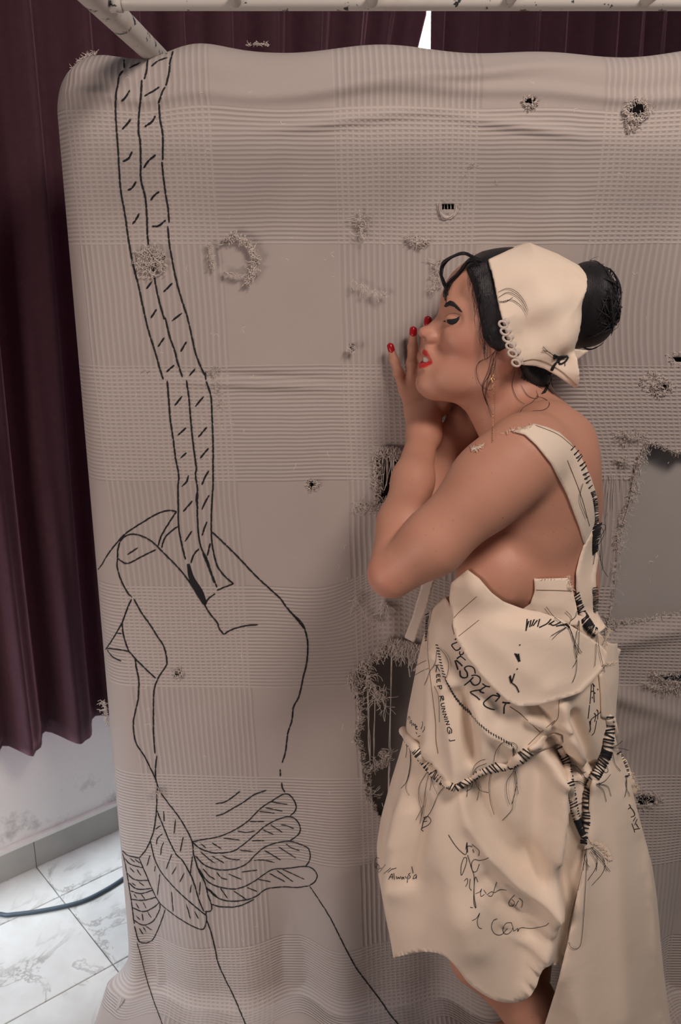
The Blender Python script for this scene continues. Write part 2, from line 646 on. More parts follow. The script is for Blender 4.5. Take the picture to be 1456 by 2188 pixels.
def blanket_xyz(u, v):
    adv, dep = turn(np.clip(BX - u, 0, None), BR)
    X = np.where(u < BX, BX - adv, u)
    Y = D0 + dep
    advz, depz = turn(np.clip(v - TZ, 0, None), TR)
    Z = np.where(v > TZ, TZ + advz, v)
    # rounded upper left corner
    cr = 0.10
    a = np.clip((-0.381 - X) / cr, 0, 1)
    b = np.clip((Z - 1.839) / cr, 0, 1)
    X = np.where(a > 0, -0.381 - cr * a * np.sqrt(1 - b * b / 2 * (b > 0)), X)
    Z = np.where(b > 0, 1.839 + cr * b * np.sqrt(1 - a * a / 2), Z)
    topfade = np.clip((v - 1.80) / 0.1, 0, 1)
    Z = Z + topfade * (0.006 * np.sin(X * 9 + 1.0) + 0.004 * np.sin(X * 23)) + topfade * (0.014 * bump2(X, Z * 0, -0.24, 0, 0.06, 1) - 0.004 * bump2(X, Z * 0, -0.318, 0, 0.035, 1))
    Y = Y + depz
    front = np.clip(1 - (dep + depz) / 0.03, 0, 1)
    # foot of the blanket: spreads on the floor
    w = np.clip((0.05 - v) / 0.05, 0, 1)
    Y = Y - 0.022 * w * w - np.clip(-v, 0, None)
    Z = np.maximum(Z, 0.004 + 0.002 * np.sin(u * 60))
    X = X - 0.055 * np.exp(-np.clip(v, 0.0, None) / 0.03) * np.exp(-((u + 0.52) / 0.06) ** 2)
    # slack folds low down, quiet above
    low = np.clip((0.62 - v) / 0.5, 0, 1) ** 1.3
    f = -0.024 * low * (np.sin(2 * math.pi * (X + 0.12 * v) / 0.30 + 0.6) + 0.4 * np.sin(2 * math.pi * X / 0.17 + 2))
    f = f - 0.006 * np.sin(X * 7 + v * 3) * np.clip(1 - low, 0.2, 1) - 0.004 * np.sin(v * 11 + X * 4 + 1)
    # wrinkles: pinch at the second ribbed band, horizontal tension below the top edge
    f = f - 0.010 * bump2(X, v, -0.155, 1.395, 0.11, 0.007, -0.05) + 0.008 * bump2(X, v, -0.155, 1.408, 0.11, 0.008, -0.05)
    f = f - 0.007 * np.exp(-((v - 1.872 - 0.006 * np.sin(X * 8)) / 0.010) ** 2) - 0.012 * np.exp(-((v - 1.90 + 0.02 * np.sin(X * 6 + 2)) / 0.012) ** 2) * (0.5 + 0.5 * np.sin(X * 8 + 0.5))
    for x, z, sx, sz, rot, am in ((0.30, 0.52, 0.30, 0.02, 0.5, 0.010), (0.50, 0.88, 0.25, 0.02, 0.25, 0.012), (0.47, 0.80, 0.22, 0.02, -0.35, 0.012), (0.09, 1.0, 0.02, 0.20, 0.12, 0.012),
                                  (0.45, 0.66, 0.25, 0.03, -0.6, 0.012), (0.30, 1.3, 0.02, 0.2, -0.15, 0.008), (0.02, 1.83, 0.12, 0.008, 0.1, 0.008), (0.3, 1.82, 0.1, 0.008, -0.15, 0.008)):
        f = f - am * bump2(X, v, x, z, sx, sz, rot)
    # the cloth sags away from the mattress beside the big tear
    f = f + 0.010 * bump2(X, v, 0.09, 1.0, 0.05, 0.16)
    Y = Y + np.maximum(f, -0.05) * front
    Y = np.where((dep + depz) < 1e-6, np.minimum(Y, 1.6225), Y)
    return X, Y, Z


STEP = 0.0042
us = np.arange(U0, U1, STEP)
vs = np.arange(VZ0, VZ1, STEP)
UU, VV_ = np.meshgrid(us, vs, indexing='ij')
X, Y, Z = blanket_xyz(UU, VV_)
pts = np.stack([X, Y, Z], -1).reshape(-1, 3)
nu, nv = len(us), len(vs)
i, j = np.meshgrid(np.arange(nu - 1), np.arange(nv - 1), indexing='ij')
a = (i * nv + j).ravel()
F = np.stack([a, a + nv, a + nv + 1, a + 1], 1)
cen = pts[F].mean(1)
pp = proj(cen)
HOLES = [
    T(2.432, 660, 900, [(205, 1335), (255, 1275), (330, 1215), (415, 1135), (520, 1150), (640, 1190), (680, 1500), (640, 1900), (400, 2060), (345, 2015), (305, 1950), (292, 1850), (262, 1700), (238, 1650), (262, 1550), (255, 1450), (240, 1380)]),
    T(2.432, 660, 900, [(352, 165), (400, 140), (465, 148), (470, 200), (432, 330), (405, 440), (352, 418), (352, 300), (345, 220)]),
    T(2.43, 1200, 700, [(445, 600), (385, 720), (370, 850), (320, 950), (300, 1040), (290, 1150), (265, 1400), (250, 1530), (350, 1530), (480, 1510), (622, 1490), (1100, 1470), (1100, 640), (622, 640), (600, 650), (540, 620), (480, 600)]),
    T(2.43, 1200, 700, [(470, 1795), (560, 1800), (622, 1790), (900, 1800), (900, 1880), (622, 1842), (540, 1835)]),
    [(1353, 1702), (1375, 1697), (1408, 1705), (1396, 1718), (1370, 1720)],
    [(658, 1024), (676, 1026), (674, 1044), (660, 1046)],
    [(1121, 210), (1143, 206), (1148, 222), (1126, 228)],
    [(1340, 225), (1362, 212), (1382, 226), (1372, 250), (1348, 252)],
    [(1398, 826), (1412, 818), (1430, 818), (1424, 836), (1402, 838)],
    [(944, 434), (974, 434), (974, 446), (946, 446)],
    [(372, 1432), (388, 1432), (386, 1446), (374, 1447)],
    [(1436, 760), (1470, 762), (1470, 776), (1440, 772)],
    [(748, 736), (756, 736), (756, 752), (749, 752)],
]
cut = np.zeros(len(F), bool)
rn = np.random.RandomState(3)
jit = rn.randn(len(F), 2) * 1.6
frontmask = cen[:, 1] < D0 + 0.05
for h in HOLES:
    big = (max(x for x, y in h) - min(x for x, y in h)) > 60
    k = 1.0 if big else 0.4
    cut |= in_poly(pp[:, 0] + jit[:, 0] * k, pp[:, 1] + jit[:, 1] * k, h)
cut &= frontmask
F2 = F[~cut]

# ---- woven cloth: plain ground with bands of ribs both ways (rest coordinates in metres)
m = NT('waffle_rib_cotton')
uvn = m.n('ShaderNodeUVMap')
sep = m.n('ShaderNodeSeparateXYZ', i_0=uvn.outputs[0])
su, tv = sep.outputs[0], sep.outputs[1]
warp = m.math('MULTIPLY', m.math('SUBTRACT', m.noise(7, 2, vec=uvn.outputs[0]), 0.5), 0.006)
su = m.math('ADD', su, warp)
tv = m.math('ADD', tv, warp)


def band(x, start, period, width):
    q = m.math('DIVIDE', m.math('SUBTRACT', x, start), period)
    fr = m.math('FRACT', m.math('ADD', q, 10.0))
    return m.math('LESS_THAN', fr, width / period)


mv = band(su, -0.453, 0.4455, 0.245)
mh = band(tv, 0.793, 0.4205, 0.215)


def rib(x, pitch):
    return m.math('POWER', m.math('ADD', 0.5, m.math('MULTIPLY', m.math('SINE', m.math('MULTIPLY', x, 2 * math.pi / pitch)), 0.5)), 0.8)


rv = m.math('MULTIPLY', m.math('POWER', rib(su, 0.0103), 1.7), mv)
rh = m.math('MULTIPLY', rib(tv, 0.0072), mh)
h = m.math('MAXIMUM', m.math('MULTIPLY', rv, 0.75), rh)
plain = m.math('SUBTRACT', 1.0, m.math('MAXIMUM', mv, mh))
fine = m.noise(900, 2, vec=uvn.outputs[0])
h2 = m.math('ADD', m.math('ADD', h, m.math('MULTIPLY', plain, 0.55)), m.math('MULTIPLY', fine, 0.22))
lo = m.noise(5, 4, vec=uvn.outputs[0])
c0 = m.mix(lo, (0.415, 0.358, 0.333), (0.470, 0.415, 0.392))
gapc = m.math('MULTIPLY', m.math('SUBTRACT', 1.0, m.math('ADD', h, plain)), 0.27)
gapc = m.math('MAXIMUM', gapc, 0.0)
slub = m.ramp(m.noise(240, 3, vec=uvn.outputs[0]), [(0.66, 0.0), (0.76, 1.0)])
c0d = m.mix(0.20, c0, (0.22, 0.19, 0.19))
c0l = m.mix(0.34, c0, (0.66, 0.60, 0.56))
c1 = m.mix(plain, m.mix(h, c0d, c0l), c0)
m.set(Base_Color=m.mix(m.math('MULTIPLY', slub, 0.4), c1, (0.64, 0.575, 0.54)), Roughness=0.95, Sheen_Weight=0.15)
m.bump(h2, 0.6, 0.0024)
M_BLANKET = m.m
uvs = np.stack([UU - 0.035 * (1.75 - VV_), VV_], -1).reshape(-1, 2)
# shear of the cloth where the tear on the right pulls it
q = np.exp(-(((pts[:, 0] - 0.45) / 0.22) ** 2 + ((pts[:, 2] - 1.32) / 0.28) ** 2))
uvs[:, 0] += 0.30 * q * (pts[:, 2] - 1.32)
q2 = np.exp(-(((pts[:, 0] - 0.06) / 0.10) ** 2 + ((pts[:, 2] - 0.98) / 0.10) ** 2))
uvs[:, 1] -= 0.45 * q2 * (pts[:, 0] + 0.02)
used = np.unique(F2)
rem = np.full(len(pts), -1)
rem[used] = np.arange(len(used))
blanket = empty('blanket', (0.1, 1.62, 0))
tag(blanket, 'torn cream waffle blanket embroidered in black with a fist gripping a rope', 'blanket')
cloth = make_mesh('cloth', pts[used], rem[F2], M_BLANKET, uv=uvs[used])
md = cloth.modifiers.new('thickness', 'SOLIDIFY')
md.thickness = 0.0022
md.offset = 1.0 if False else 0.0
adopt(cloth, blanket)
BVH_B = bvh_of([cloth])
# ------------------------------------------------------------------ the woman: one continuous body from a distance field
XS = np.arange(-0.02, 0.56, 0.0024)
YS = np.arange(1.165, 1.66, 0.0024)
ZS = np.concatenate([np.arange(-0.006, 1.18, 0.0042), np.arange(1.18, 1.70, 0.0021)])


class Field:
    def __init__(self, lo, hi, fill=0.06):
        ax = (XS, YS, ZS)
        self.sl = tuple(slice(max(0, int(np.searchsorted(a, l)) - 1), int(np.searchsorted(a, h)) + 1) for a, l, h in zip(ax, lo, hi))
        self.x, self.y, self.z = XS[self.sl[0]], YS[self.sl[1]], ZS[self.sl[2]]
        self.F = np.full((len(self.x), len(self.y), len(self.z)), fill, np.float32)

    def local(self, lo, hi):
        s = tuple(slice(max(0, int(np.searchsorted(a, l)) - 1), max(0, int(np.searchsorted(a, h)) + 1)) for a, l, h in zip((self.x, self.y, self.z), lo, hi))
        g = (self.x[s[0]][:, None, None].astype(np.float32), self.y[s[1]][None, :, None].astype(np.float32), self.z[s[2]][None, None, :].astype(np.float32))
        return s, g

    def put(self, s, d, k, op='add'):
        a = self.F[s]
        if a.size == 0:
            return
        if op == 'sub':
            d = -d
            h = np.maximum(k - np.abs(a - d), 0) / k
            self.F[s] = np.maximum(a, d) + h * h * k * 0.25
        else:
            h = np.maximum(k - np.abs(a - d), 0) / k
            self.F[s] = np.minimum(a, d) - h * h * k * 0.25

    def cone(self, a, b, ra, rb, k=0.01, sy=1.0):
        a, b = np.asarray(a, float), np.asarray(b, float)
        pad = max(ra, rb) * max(1, sy) + k + 0.03
        s, (x, y, z) = self.local(np.minimum(a, b) - pad, np.maximum(a, b) + pad)
        ab = b - a
        L = float(ab.dot(ab)) + 1e-12
        px, py, pz = x - a[0], (y - a[1]), z - a[2]
        t = np.clip((px * ab[0] + py * ab[1] + pz * ab[2]) / L, 0, 1)
        qx, qy, qz = px - ab[0] * t, (py - ab[1] * t) / sy, pz - ab[2] * t
        d = np.sqrt(qx * qx + qy * qy + qz * qz) - (ra + (rb - ra) * t)
        self.put(s, d.astype(np.float32), k)

    def chain(self, pts, rad, k=0.012, sy=1.0):
        for i in range(len(pts) - 1):
            self.cone(pts[i], pts[i + 1], rad[i], rad[i + 1], k if i else k, sy)

    def ell(self, c, r, k=0.02, rot=0.0, op='add', rotz=0.0):
        """ellipsoid, rot turns about Y (x towards z)"""
        c = np.asarray(c, float)
        pad = max(r) + k + 0.03
        s, (x, y, z) = self.local(c - pad, c + pad)
        px, py, pz = x - c[0], y - c[1], z - c[2]
        if rotz:
            cz, sz = math.cos(rotz), math.sin(rotz)
            px, py = px * cz + py * sz, -px * sz + py * cz
        cr, sr = math.cos(rot), math.sin(rot)
        qx, qz = px * cr + pz * sr, -px * sr + pz * cr
        k0 = np.sqrt((qx / r[0]) ** 2 + (py / r[1]) ** 2 + (qz / r[2]) ** 2)
        k1 = np.sqrt((qx / r[0] ** 2) ** 2 + (py / r[1] ** 2) ** 2 + (qz / r[2] ** 2) ** 2) + 1e-9
        self.put(s, (k0 * (k0 - 1) / k1).astype(np.float32), k, op)

    def slab(self, poly, yc, w, r, k=0.008, op='add', wfun=None):
        """outline in X-Z given a width across"""
        pl = np.asarray(poly)
        pad = 0.03 + k
        s, (x, y, z) = self.local((pl[:, 0].min() - pad, yc - w - pad, pl[:, 1].min() - pad), (pl[:, 0].max() + pad, yc + w + pad, pl[:, 1].max() + pad))
        d2 = poly_sdf(x[:, 0, :] + 0 * z[0], 0 * x[:, 0, :] + z[0], [tuple(p) for p in pl]).astype(np.float32)[:, None, :]
        W_ = w if wfun is None else wfun(x, z)
        a = d2 + r
        b = np.abs(y - yc) - W_ + r
        d = np.sqrt(np.maximum(a, 0) ** 2 + np.maximum(b, 0) ** 2) + np.minimum(np.maximum(a, b), 0) - r
        self.put(s, d.astype(np.float32), k, op)

    def merge(self, other, k):
        s = tuple(slice(o.start - m.start, o.stop - m.start) for o, m in zip(other.sl, self.sl))
        self.put(s, other.F, k)


def surface_nets(F, xs, ys, zs):
    ins = F < 0
    c = np.zeros(tuple(n - 1 for n in F.shape), np.int8)
    for a in (0, 1):
        for b in (0, 1):
            for d in (0, 1):
                c += ins[a:F.shape[0] - 1 + a, b:F.shape[1] - 1 + b, d:F.shape[2] - 1 + d]
    act = (c > 0) & (c < 8)
    I = np.argwhere(act)
    n = len(I)
    idx = np.full(act.shape, -1, np.int32)
    idx[act] = np.arange(n)
    pos = np.zeros((n, 3))
    cnt = np.zeros(n)
    cor = [(a, b, d) for a in (0, 1) for b in (0, 1) for d in (0, 1)]
    val = {q: F[I[:, 0] + q[0], I[:, 1] + q[1], I[:, 2] + q[2]] for q in cor}
    for q in cor:
        for ax in range(3):
            if q[ax]:
                continue
            e = list(q)
            e[ax] = 1
            fa, fb = val[q], val[tuple(e)]
            mk = (fa < 0) != (fb < 0)
            t = np.where(mk, fa / np.where(mk, fa - fb, 1), 0)
            p = np.tile(np.array(q, float), (n, 1))
            p[:, ax] = t
            pos += p * mk[:, None]
            cnt += mk
    pos /= cnt[:, None]
    g = [xs, ys, zs]
    V = np.stack([g[a][I[:, a]] + pos[:, a] * (g[a][np.minimum(I[:, a] + 1, len(g[a]) - 1)] - g[a][I[:, a]]) for a in range(3)], 1)
    faces = []
    for ax in range(3):
        sa = [slice(None)] * 3
        sb = [slice(None)] * 3
        sa[ax], sb[ax] = slice(0, -1), slice(1, None)
        A, B = ins[tuple(sa)], ins[tuple(sb)]
        E = np.argwhere(A != B)
        b, d = (ax + 1) % 3, (ax + 2) % 3
        ok = (E[:, b] > 0) & (E[:, d] > 0) & (E[:, b] < F.shape[b] - 1) & (E[:, d] < F.shape[d] - 1)
        E = E[ok]
        sgn = A[tuple(E.T)]
        q = []
        for db, dd in ((-1, -1), (0, -1), (0, 0), (-1, 0)):
            G = E.copy()
            G[:, b] += db
            G[:, d] += dd
            q.append(idx[tuple(G.T)])
        q = np.stack(q, 1)
        q[~sgn] = q[~sgn][:, ::-1]
        faces.append(q)
    return V, np.vstack(faces)


YC = 1.475          # the plane through the middle of her head
YB = 1.415          # the plane through the middle of her trunk


def H(px, py, dy=0.0):
    return P(px, py, YC + dy)


def XZ(pts, Y):
    q = P([p[0] for p in pts], [p[1] for p in pts], Y)
    return q[:, [0, 2]]


# --- trunk and legs
body = Field((0.02, 1.18, -0.004), (0.55, 1.655, 1.52))
def TB(px, py, dy=0.0):
    return P(px, py, YB + dy)


body.ell(TB(1150, 1090), (0.098, 0.135, 0.150), 0.03, rot=-0.15)
body.ell(TB(1150, 1240), (0.098, 0.128, 0.140), 0.03)
body.ell(TB(1125, 1420), (0.092, 0.112, 0.13), 0.04)
body.ell(TB(1120, 1600), (0.108, 0.138, 0.12), 0.05)
body.ell(TB(1150, 1680), (0.100, 0.132, 0.10), 0.05)
body.ell(TB(1203, 1010, -0.075), (0.050, 0.062, 0.085), 0.03, rot=-0.25)
body.ell(TB(1203, 1010, 0.075), (0.050, 0.062, 0.085), 0.03, rot=-0.25)
body.cone(TB(1150, 965, -0.125), TB(1150, 965, 0.125), 0.052, 0.052, 0.04)
body.cone(TB(1165, 930, -0.06), TB(1165, 930, 0.06), 0.050, 0.050, 0.04)
for s in (-1, 1):
    body.ell(TB(1062, 1222, s * 0.082), (0.066, 0.062, 0.066), 0.025)
body.ell(P(1178, 1062, 1.318), (0.060, 0.046, 0.088), 0.03, rot=-0.2)
body.ell(P(1165, 1020, 1.305), (0.055, 0.042, 0.060), 0.03)
# near leg, knee bent forward
kn = P(1026, 2040, 1.358)
hip = P(1145, 1720, 1.378)
an = kn + np.array([0.235, -0.005, -0.315])
body.chain([hip, hip * 0.45 + kn * 0.55, kn], [0.076, 0.066, 0.054], 0.02)
body.chain([kn, kn * 0.65 + an * 0.35 + np.array([0.012, 0, 0.0]), an], [0.053, 0.052, 0.031], 0.02)
body.chain([an, an + np.array([-0.03, 0, -0.035]), np.array([an[0] - 0.125, an[1], 0.020])], [0.033, 0.030, 0.019], 0.02)
# far leg, straight
hip2 = P(1135, 1720, 1.495)
kn2 = np.array([hip2[0] - 0.020, 1.485, 0.44])
an2 = np.array([hip2[0] + 0.03, 1.485, 0.085])
body.chain([hip2, hip2 * 0.5 + kn2 * 0.5, kn2], [0.092, 0.072, 0.054], 0.02)
body.chain([kn2, kn2 * 0.65 + an2 * 0.35 + np.array([0.015, 0, 0]), an2], [0.052, 0.052, 0.032], 0.02)
body.chain([an2, np.array([an2[0] + 0.012, 1.485, 0.036]), np.array([an2[0] - 0.06, 1.470, 0.028]), np.array([an2[0] - 0.125, 1.455, 0.016])], [0.034, 0.034, 0.032, 0.016], 0.02)

# --- head and neck
head = Field((0.08, 1.33, 1.20), (0.50, 1.62, 1.70))
TILT = -0.38
head.ell(H(1108, 662), (0.101, 0.076, 0.087), 0.02, rot=TILT)
head.ell(H(1042, 650), (0.073, 0.062, 0.070), 0.025, rot=TILT)
head.ell(H(1020, 735), (0.062, 0.056, 0.078), 0.025, rot=TILT * 0.8)
for s in (-1, 1):
    head.cone(H(935, 820, s * 0.010), H(1052, 815, s * 0.046), 0.021, 0.020, 0.03)
    head.cone(H(1052, 815, s * 0.046), H(1085, 740, s * 0.060), 0.018, 0.018, 0.03)
    head.ell(H(992, 722, s * 0.036), (0.030, 0.018, 0.022), 0.025)
    head.ell(H(965, 800, s * 0.022), (0.030, 0.022, 0.026), 0.025)
    head.ell(H(976, 655, s * 0.026), (0.020, 0.022, 0.016), 0.02)
head.ell(H(918, 820), (0.017, 0.018, 0.015), 0.02)
PROF = [(1030, 560), (1000, 564), (974, 584), (959, 606), (951, 632), (948, 652), (947, 660), (943, 667), (935, 677), (917, 693), (901, 705), (897.5, 709.5), (899, 714.5), (905, 721), (907.5, 728),
        (905, 744), (904, 751), (906, 757.5), (916, 764), (917, 770), (903, 774), (897.5, 780), (897.5, 785), (902, 790.5), (902, 797), (897, 808), (894.5, 819), (899, 829), (913, 836), (932, 843), (950, 849), (990, 860), (1040, 800), (1060, 640)]


def wprof(x, z):
    # narrow at the nose, wider at brow, mouth and chin
    zz = np.array([H(900, y)[2] for y in (560, 640, 668, 695, 718, 733, 748, 775, 800, 830, 860)])
    ww = np.array([0.040, 0.030, 0.0135, 0.0125, 0.0145, 0.013, 0.022, 0.026, 0.022, 0.022, 0.03])
    return np.interp(z[0, 0], zz[::-1], ww[::-1]).astype(np.float32)[None, None, :] + 0 * x


head.slab(XZ(PROF, YC), YC, 0.045, 0.0085, 0.014, wfun=wprof)
for s in (-1, 1):
    head.ell(H(922, 722, s * 0.0135), (0.0088, 0.0066, 0.0080), 0.007)
    head.ell(H(905, 710, s * 0.004), (0.0062, 0.0065, 0.0060), 0.008)
    head.ell(H(958, 682, s * 0.044), (0.017, 0.017, 0.011), 0.014, op='sub')
    head.ell(H(975, 681, s * 0.032), (0.0165, 0.0125, 0.0115), 0.008)
    head.ell(H(910.5, 723.5, s * 0.0085), (0.0052, 0.0042, 0.0030), 0.002, op='sub')
    # lips
    head.cone(H(908, 752), H(923, 768, s * 0.019), 0.0052, 0.0030, 0.006)
    head.cone(H(904, 783), H(924, 775, s * 0.019), 0.0060, 0.0030, 0.006)
    head.cone(H(900, 768), H(922, 770, s * 0.016), 0.0030, 0.0010, 0.001) if False else None
    # ear
    e = H(1078, 752, s * 0.071)
    head.ell(e, (0.019, 0.008, 0.031), 0.006, rot=0.25)
    head.ell(e + np.array([-0.004, s * 0.009, 0.002]), (0.010, 0.006, 0.016), 0.004, rot=0.25, op='sub')
# mouth opening between the lips
head.slab(XZ([(896, 764.5), (908, 761.5), (921, 770), (923.5, 774.5), (908, 773), (896, 773.5)], YC), YC, 0.0165, 0.003, 0.002, op='sub')
# neck
head.chain([H(1085, 815), P(1112, 880, 1.455), P(1150, 945, YB + 0.01)], [0.056, 0.055, 0.066], 0.03)
head.cone(H(1030, 845), P(1085, 945, 1.44), 0.030, 0.036, 0.03)
body2 = Field((-0.02, 1.165, -0.006), (0.56, 1.66, 1.70))
body2.merge(body, 0.001)
body2.merge(head, 0.028)
HEADF = head.F.copy()
HEADG = (head.x, head.y, head.z, head.sl)

# --- near (left) arm: shoulder, elbow, forearm folded back up to the blanket
la = Field((-0.02, 1.17, 1.02), (0.50, 1.64, 1.62))
sh = P(1122, 968, 1.285)
el = P(838, 1228, 1.268)
wr = P(905, 930, 1.512)
m1 = P(1035, 1052, 1.272)
m2 = P(925, 1160, 1.262)
la.chain([sh, m1, m2, el], [0.060, 0.055, 0.047, 0.036], 0.02)
la.ell(P(1075, 1010, 1.272), (0.062, 0.045, 0.052), 0.03)
f1 = P(863, 1120, 1.342)
f2 = P(883, 1025, 1.420)
la2 = Field((-0.02, 1.17, 1.02), (0.50, 1.64, 1.62))
la2.chain([P(836, 1222, 1.272), f1, f2, wr], [0.035, 0.0390, 0.032, 0.0245], 0.02)
# hand, palm on the blanket
pk = P(893, 872, 1.568)
la2.cone(wr, P(893, 880, 1.552), 0.0245, 0.0235, 0.02)
la2.cone(P(910, 925, 1.518), P(924, 866, 1.552), 0.0235, 0.020, 0.02)
YH = 1.582
MCP = [P(864, 832, YH), P(880, 817, YH), P(899, 809, YH), P(920, 812, YH)]
for q in MCP:
    la2.cone(P(897, 900, 1.552), q + np.array([0, -0.004, 0]), 0.016, 0.0105, 0.012)
FING = [[(864, 832), (852, 797), (843, 770), (836, 745)], [(880, 817), (881, 776), (882, 742), (883, 710)], [(899, 809), (906, 762), (911, 722), (914, 688)], [(920, 812), (932, 768), (940, 735), (946, 705)]]
FR = [(0.0098, 0.0086, 0.0078, 0.0062), (0.0104, 0.0092, 0.0083, 0.0068), (0.0106, 0.0094, 0.0085, 0.0070), (0.0104, 0.0092, 0.0083, 0.0068)]
NAILS = []
for fg, fr in zip(FING, FR):
    pts_ = [P(x, y, YH + dy) for (x, y), dy in zip(fg, (-0.002, -0.004, 0.000, 0.004))]
    la2.chain(pts_, fr, 0.005)
    la2.ell(pts_[1] * 0.5 + pts_[1] * 0.5, (fr[1] * 1.06,) * 3, 0.004)
    NAILS.append((pts_[-2], pts_[-1], fr[-1]))
th = [P(912, 888, 1.553), P(942, 868, 1.548), P(962, 842, 1.552), P(972, 818, 1.556)]
la2.chain(th, [0.016, 0.0125, 0.0105, 0.0085], 0.008)
la.merge(la2, 0.007)

# --- far (right) arm behind, wrist tucked under the chin
ra = Field((0.0, 1.36, 1.02), (0.50, 1.655, 1.62))
rs = P(1140, 975, 1.545)
re = P(915, 1195, 1.530)
rw = P(960, 945, 1.545)
ra.chain([rs, P(1020, 1090, 1.535), re], [0.054, 0.046, 0.036], 0.02)
ra.chain([re, P(930, 1090, 1.535), P(948, 1010, 1.542), rw], [0.035, 0.037, 0.031, 0.026], 0.012)
hp = P(985, 895, 1.558)
ra.cone(rw, P(982, 905, 1.550), 0.026, 0.024, 0.015)
for (a0, a1, a2, a3) in (((975, 870), (983, 825), (990, 790), (996, 760)), ((992, 866), (1002, 818), (1010, 778), (1016, 745)), ((1009, 868), (1022, 822), (1030, 785), (1037, 755)), ((1024, 876), (1040, 838), (1050, 810), (1057, 785))):
    ra.cone(P(980, 915, 1.548), P(*a0, 1.572), 0.017, 0.0105, 0.012)
    ra.chain([P(*a0, 1.574), P(*a1, 1.582), P(*a2, 1.584), P(*a3, 1.585)], [0.0105, 0.0092, 0.0082, 0.0068], 0.005)
ra.chain([P(985, 930, 1.545), P(1010, 918, 1.535), P(1018, 890, 1.540), P(1020, 868, 1.548)], [0.017, 0.0125, 0.0105, 0.0085], 0.008)
ra.ell(P(993, 930, 1.535), (0.020, 0.016, 0.022), 0.012)

body2.merge(ra, 0.008)
body2.merge(la, 0.014)
BV, BF = surface_nets(body2.F, body2.x, body2.y, body2.z)

# skin
bp = proj(BV)
m = NT('skin')
at = m.n('ShaderNodeAttribute', attribute_name='lip')
ab_ = m.n('ShaderNodeAttribute', attribute_name='blush')
vor = m.n('ShaderNodeTexVoronoi', i_Scale=95.0)
m.t.links.new(m.obj(), vor.inputs['Vector'])
vor2 = m.n('ShaderNodeTexVoronoi', i_Scale=30.0)
m.t.links.new(m.obj(), vor2.inputs['Vector'])
fre = m.ramp(vor.outputs['Distance'], [(0.05, 1.0), (0.13, 0.0)])
fsel = m.ramp(vor.outputs['Color'], [(0.58, 0.0), (0.60, 1.0)])
mole = m.ramp(vor2.outputs['Distance'], [(0.030, 1.0), (0.045, 0.0)])
msel = m.ramp(vor2.outputs['Color'], [(0.66, 0.0), (0.68, 1.0)])
sk = m.mix(m.noise(14, 5), (0.50, 0.235, 0.160), (0.60, 0.310, 0.215))
sk = m.mix(m.math('MULTIPLY', ab_.outputs['Fac'], 0.32), sk, (0.56, 0.175, 0.135))
sk = m.mix(m.math('MULTIPLY', m.math('MULTIPLY', fre, fsel), 0.45), sk, (0.22, 0.08, 0.05))
sk = m.mix(m.math('MULTIPLY', m.math('MULTIPLY', mole, msel), 0.8), sk, (0.10, 0.035, 0.025))
sk = m.mix(at.outputs['Fac'], sk, (0.52, 0.022, 0.022))
m.set(Base_Color=sk, Roughness=0.52, Subsurface_Weight=0.12, Subsurface_Radius=(0.012, 0.005, 0.003), Subsurface_Scale=0.6)
m.bump(m.noise(520, 4), 0.22, 0.0009)
M_SKIN = m.m

woman = empty('person', (float(an2[0]), 1.43, 0))
tag(woman, 'dark-haired woman in profile leaning on the blanket, eyes closed, hands by her cheek', 'person')
bodyo = make_mesh('body', BV, BF, M_SKIN)
LIPS = T(7.28, 880, 600, [(170, 1085), (200, 1065), (245, 1095), (280, 1165), (312, 1225), (325, 1275), (310, 1300), (240, 1335), (190, 1358), (110, 1360), (100, 1320), (130, 1255), (175, 1245), (250, 1250), (290, 1240), (260, 1180), (205, 1170), (165, 1150)])
mouth = (np.abs(BV[:, 1] - YC) < 0.030) & (BV[:, 2] > 1.30)
sd = poly_sdf(bp[:, 0], bp[:, 1], LIPS)
lipv = np.clip(0.5 - sd / 2.5, 0, 1) * mouth
bl = np.exp(-(((bp[:, 0] - 985) / 45) ** 2 + ((bp[:, 1] - 745) / 32) ** 2)) + 0.6 * np.exp(-(((bp[:, 0] - 905) / 12) ** 2 + ((bp[:, 1] - 712) / 12) ** 2)) \
    + 0.8 * np.exp(-(((bp[:, 0] - 815) / 40) ** 2 + ((bp[:, 1] - 1240) / 40) ** 2)) + 0.7 * np.exp(-(((bp[:, 0] - 1075) / 20) ** 2 + ((bp[:, 1] - 775) / 18) ** 2))
for nm, val in (('lip', lipv), ('blush', np.clip(bl, 0, 1))):
    at_ = bodyo.data.attributes.new(nm, 'FLOAT', 'POINT')
    at_.data.foreach_set('value', val.astype(np.float32))
adopt(bodyo, woman)
BVH_BODY = bvh_of([bodyo])
# ------------------------------------------------------------------ hair, cap, face details, nails, earring
m = NT('black_hair')
mp = m.n('ShaderNodeMapping', i_Scale=(1.0, 0.35, 0.6))
m.t.links.new(m.obj(), mp.inputs[0])
wv = m.n('ShaderNodeTexWave', i_Scale=230.0, i_Distortion=7.0, i_Detail=4.0)
m.t.links.new(mp.outputs[0], wv.inputs[0])
m.set(Base_Color=m.mix(wv.outputs[1], (0.004, 0.004, 0.007), (0.012, 0.010, 0.013)), Roughness=0.5)
m.bump(wv.outputs[1], 0.45, 0.0012)
M_HAIR = m.m

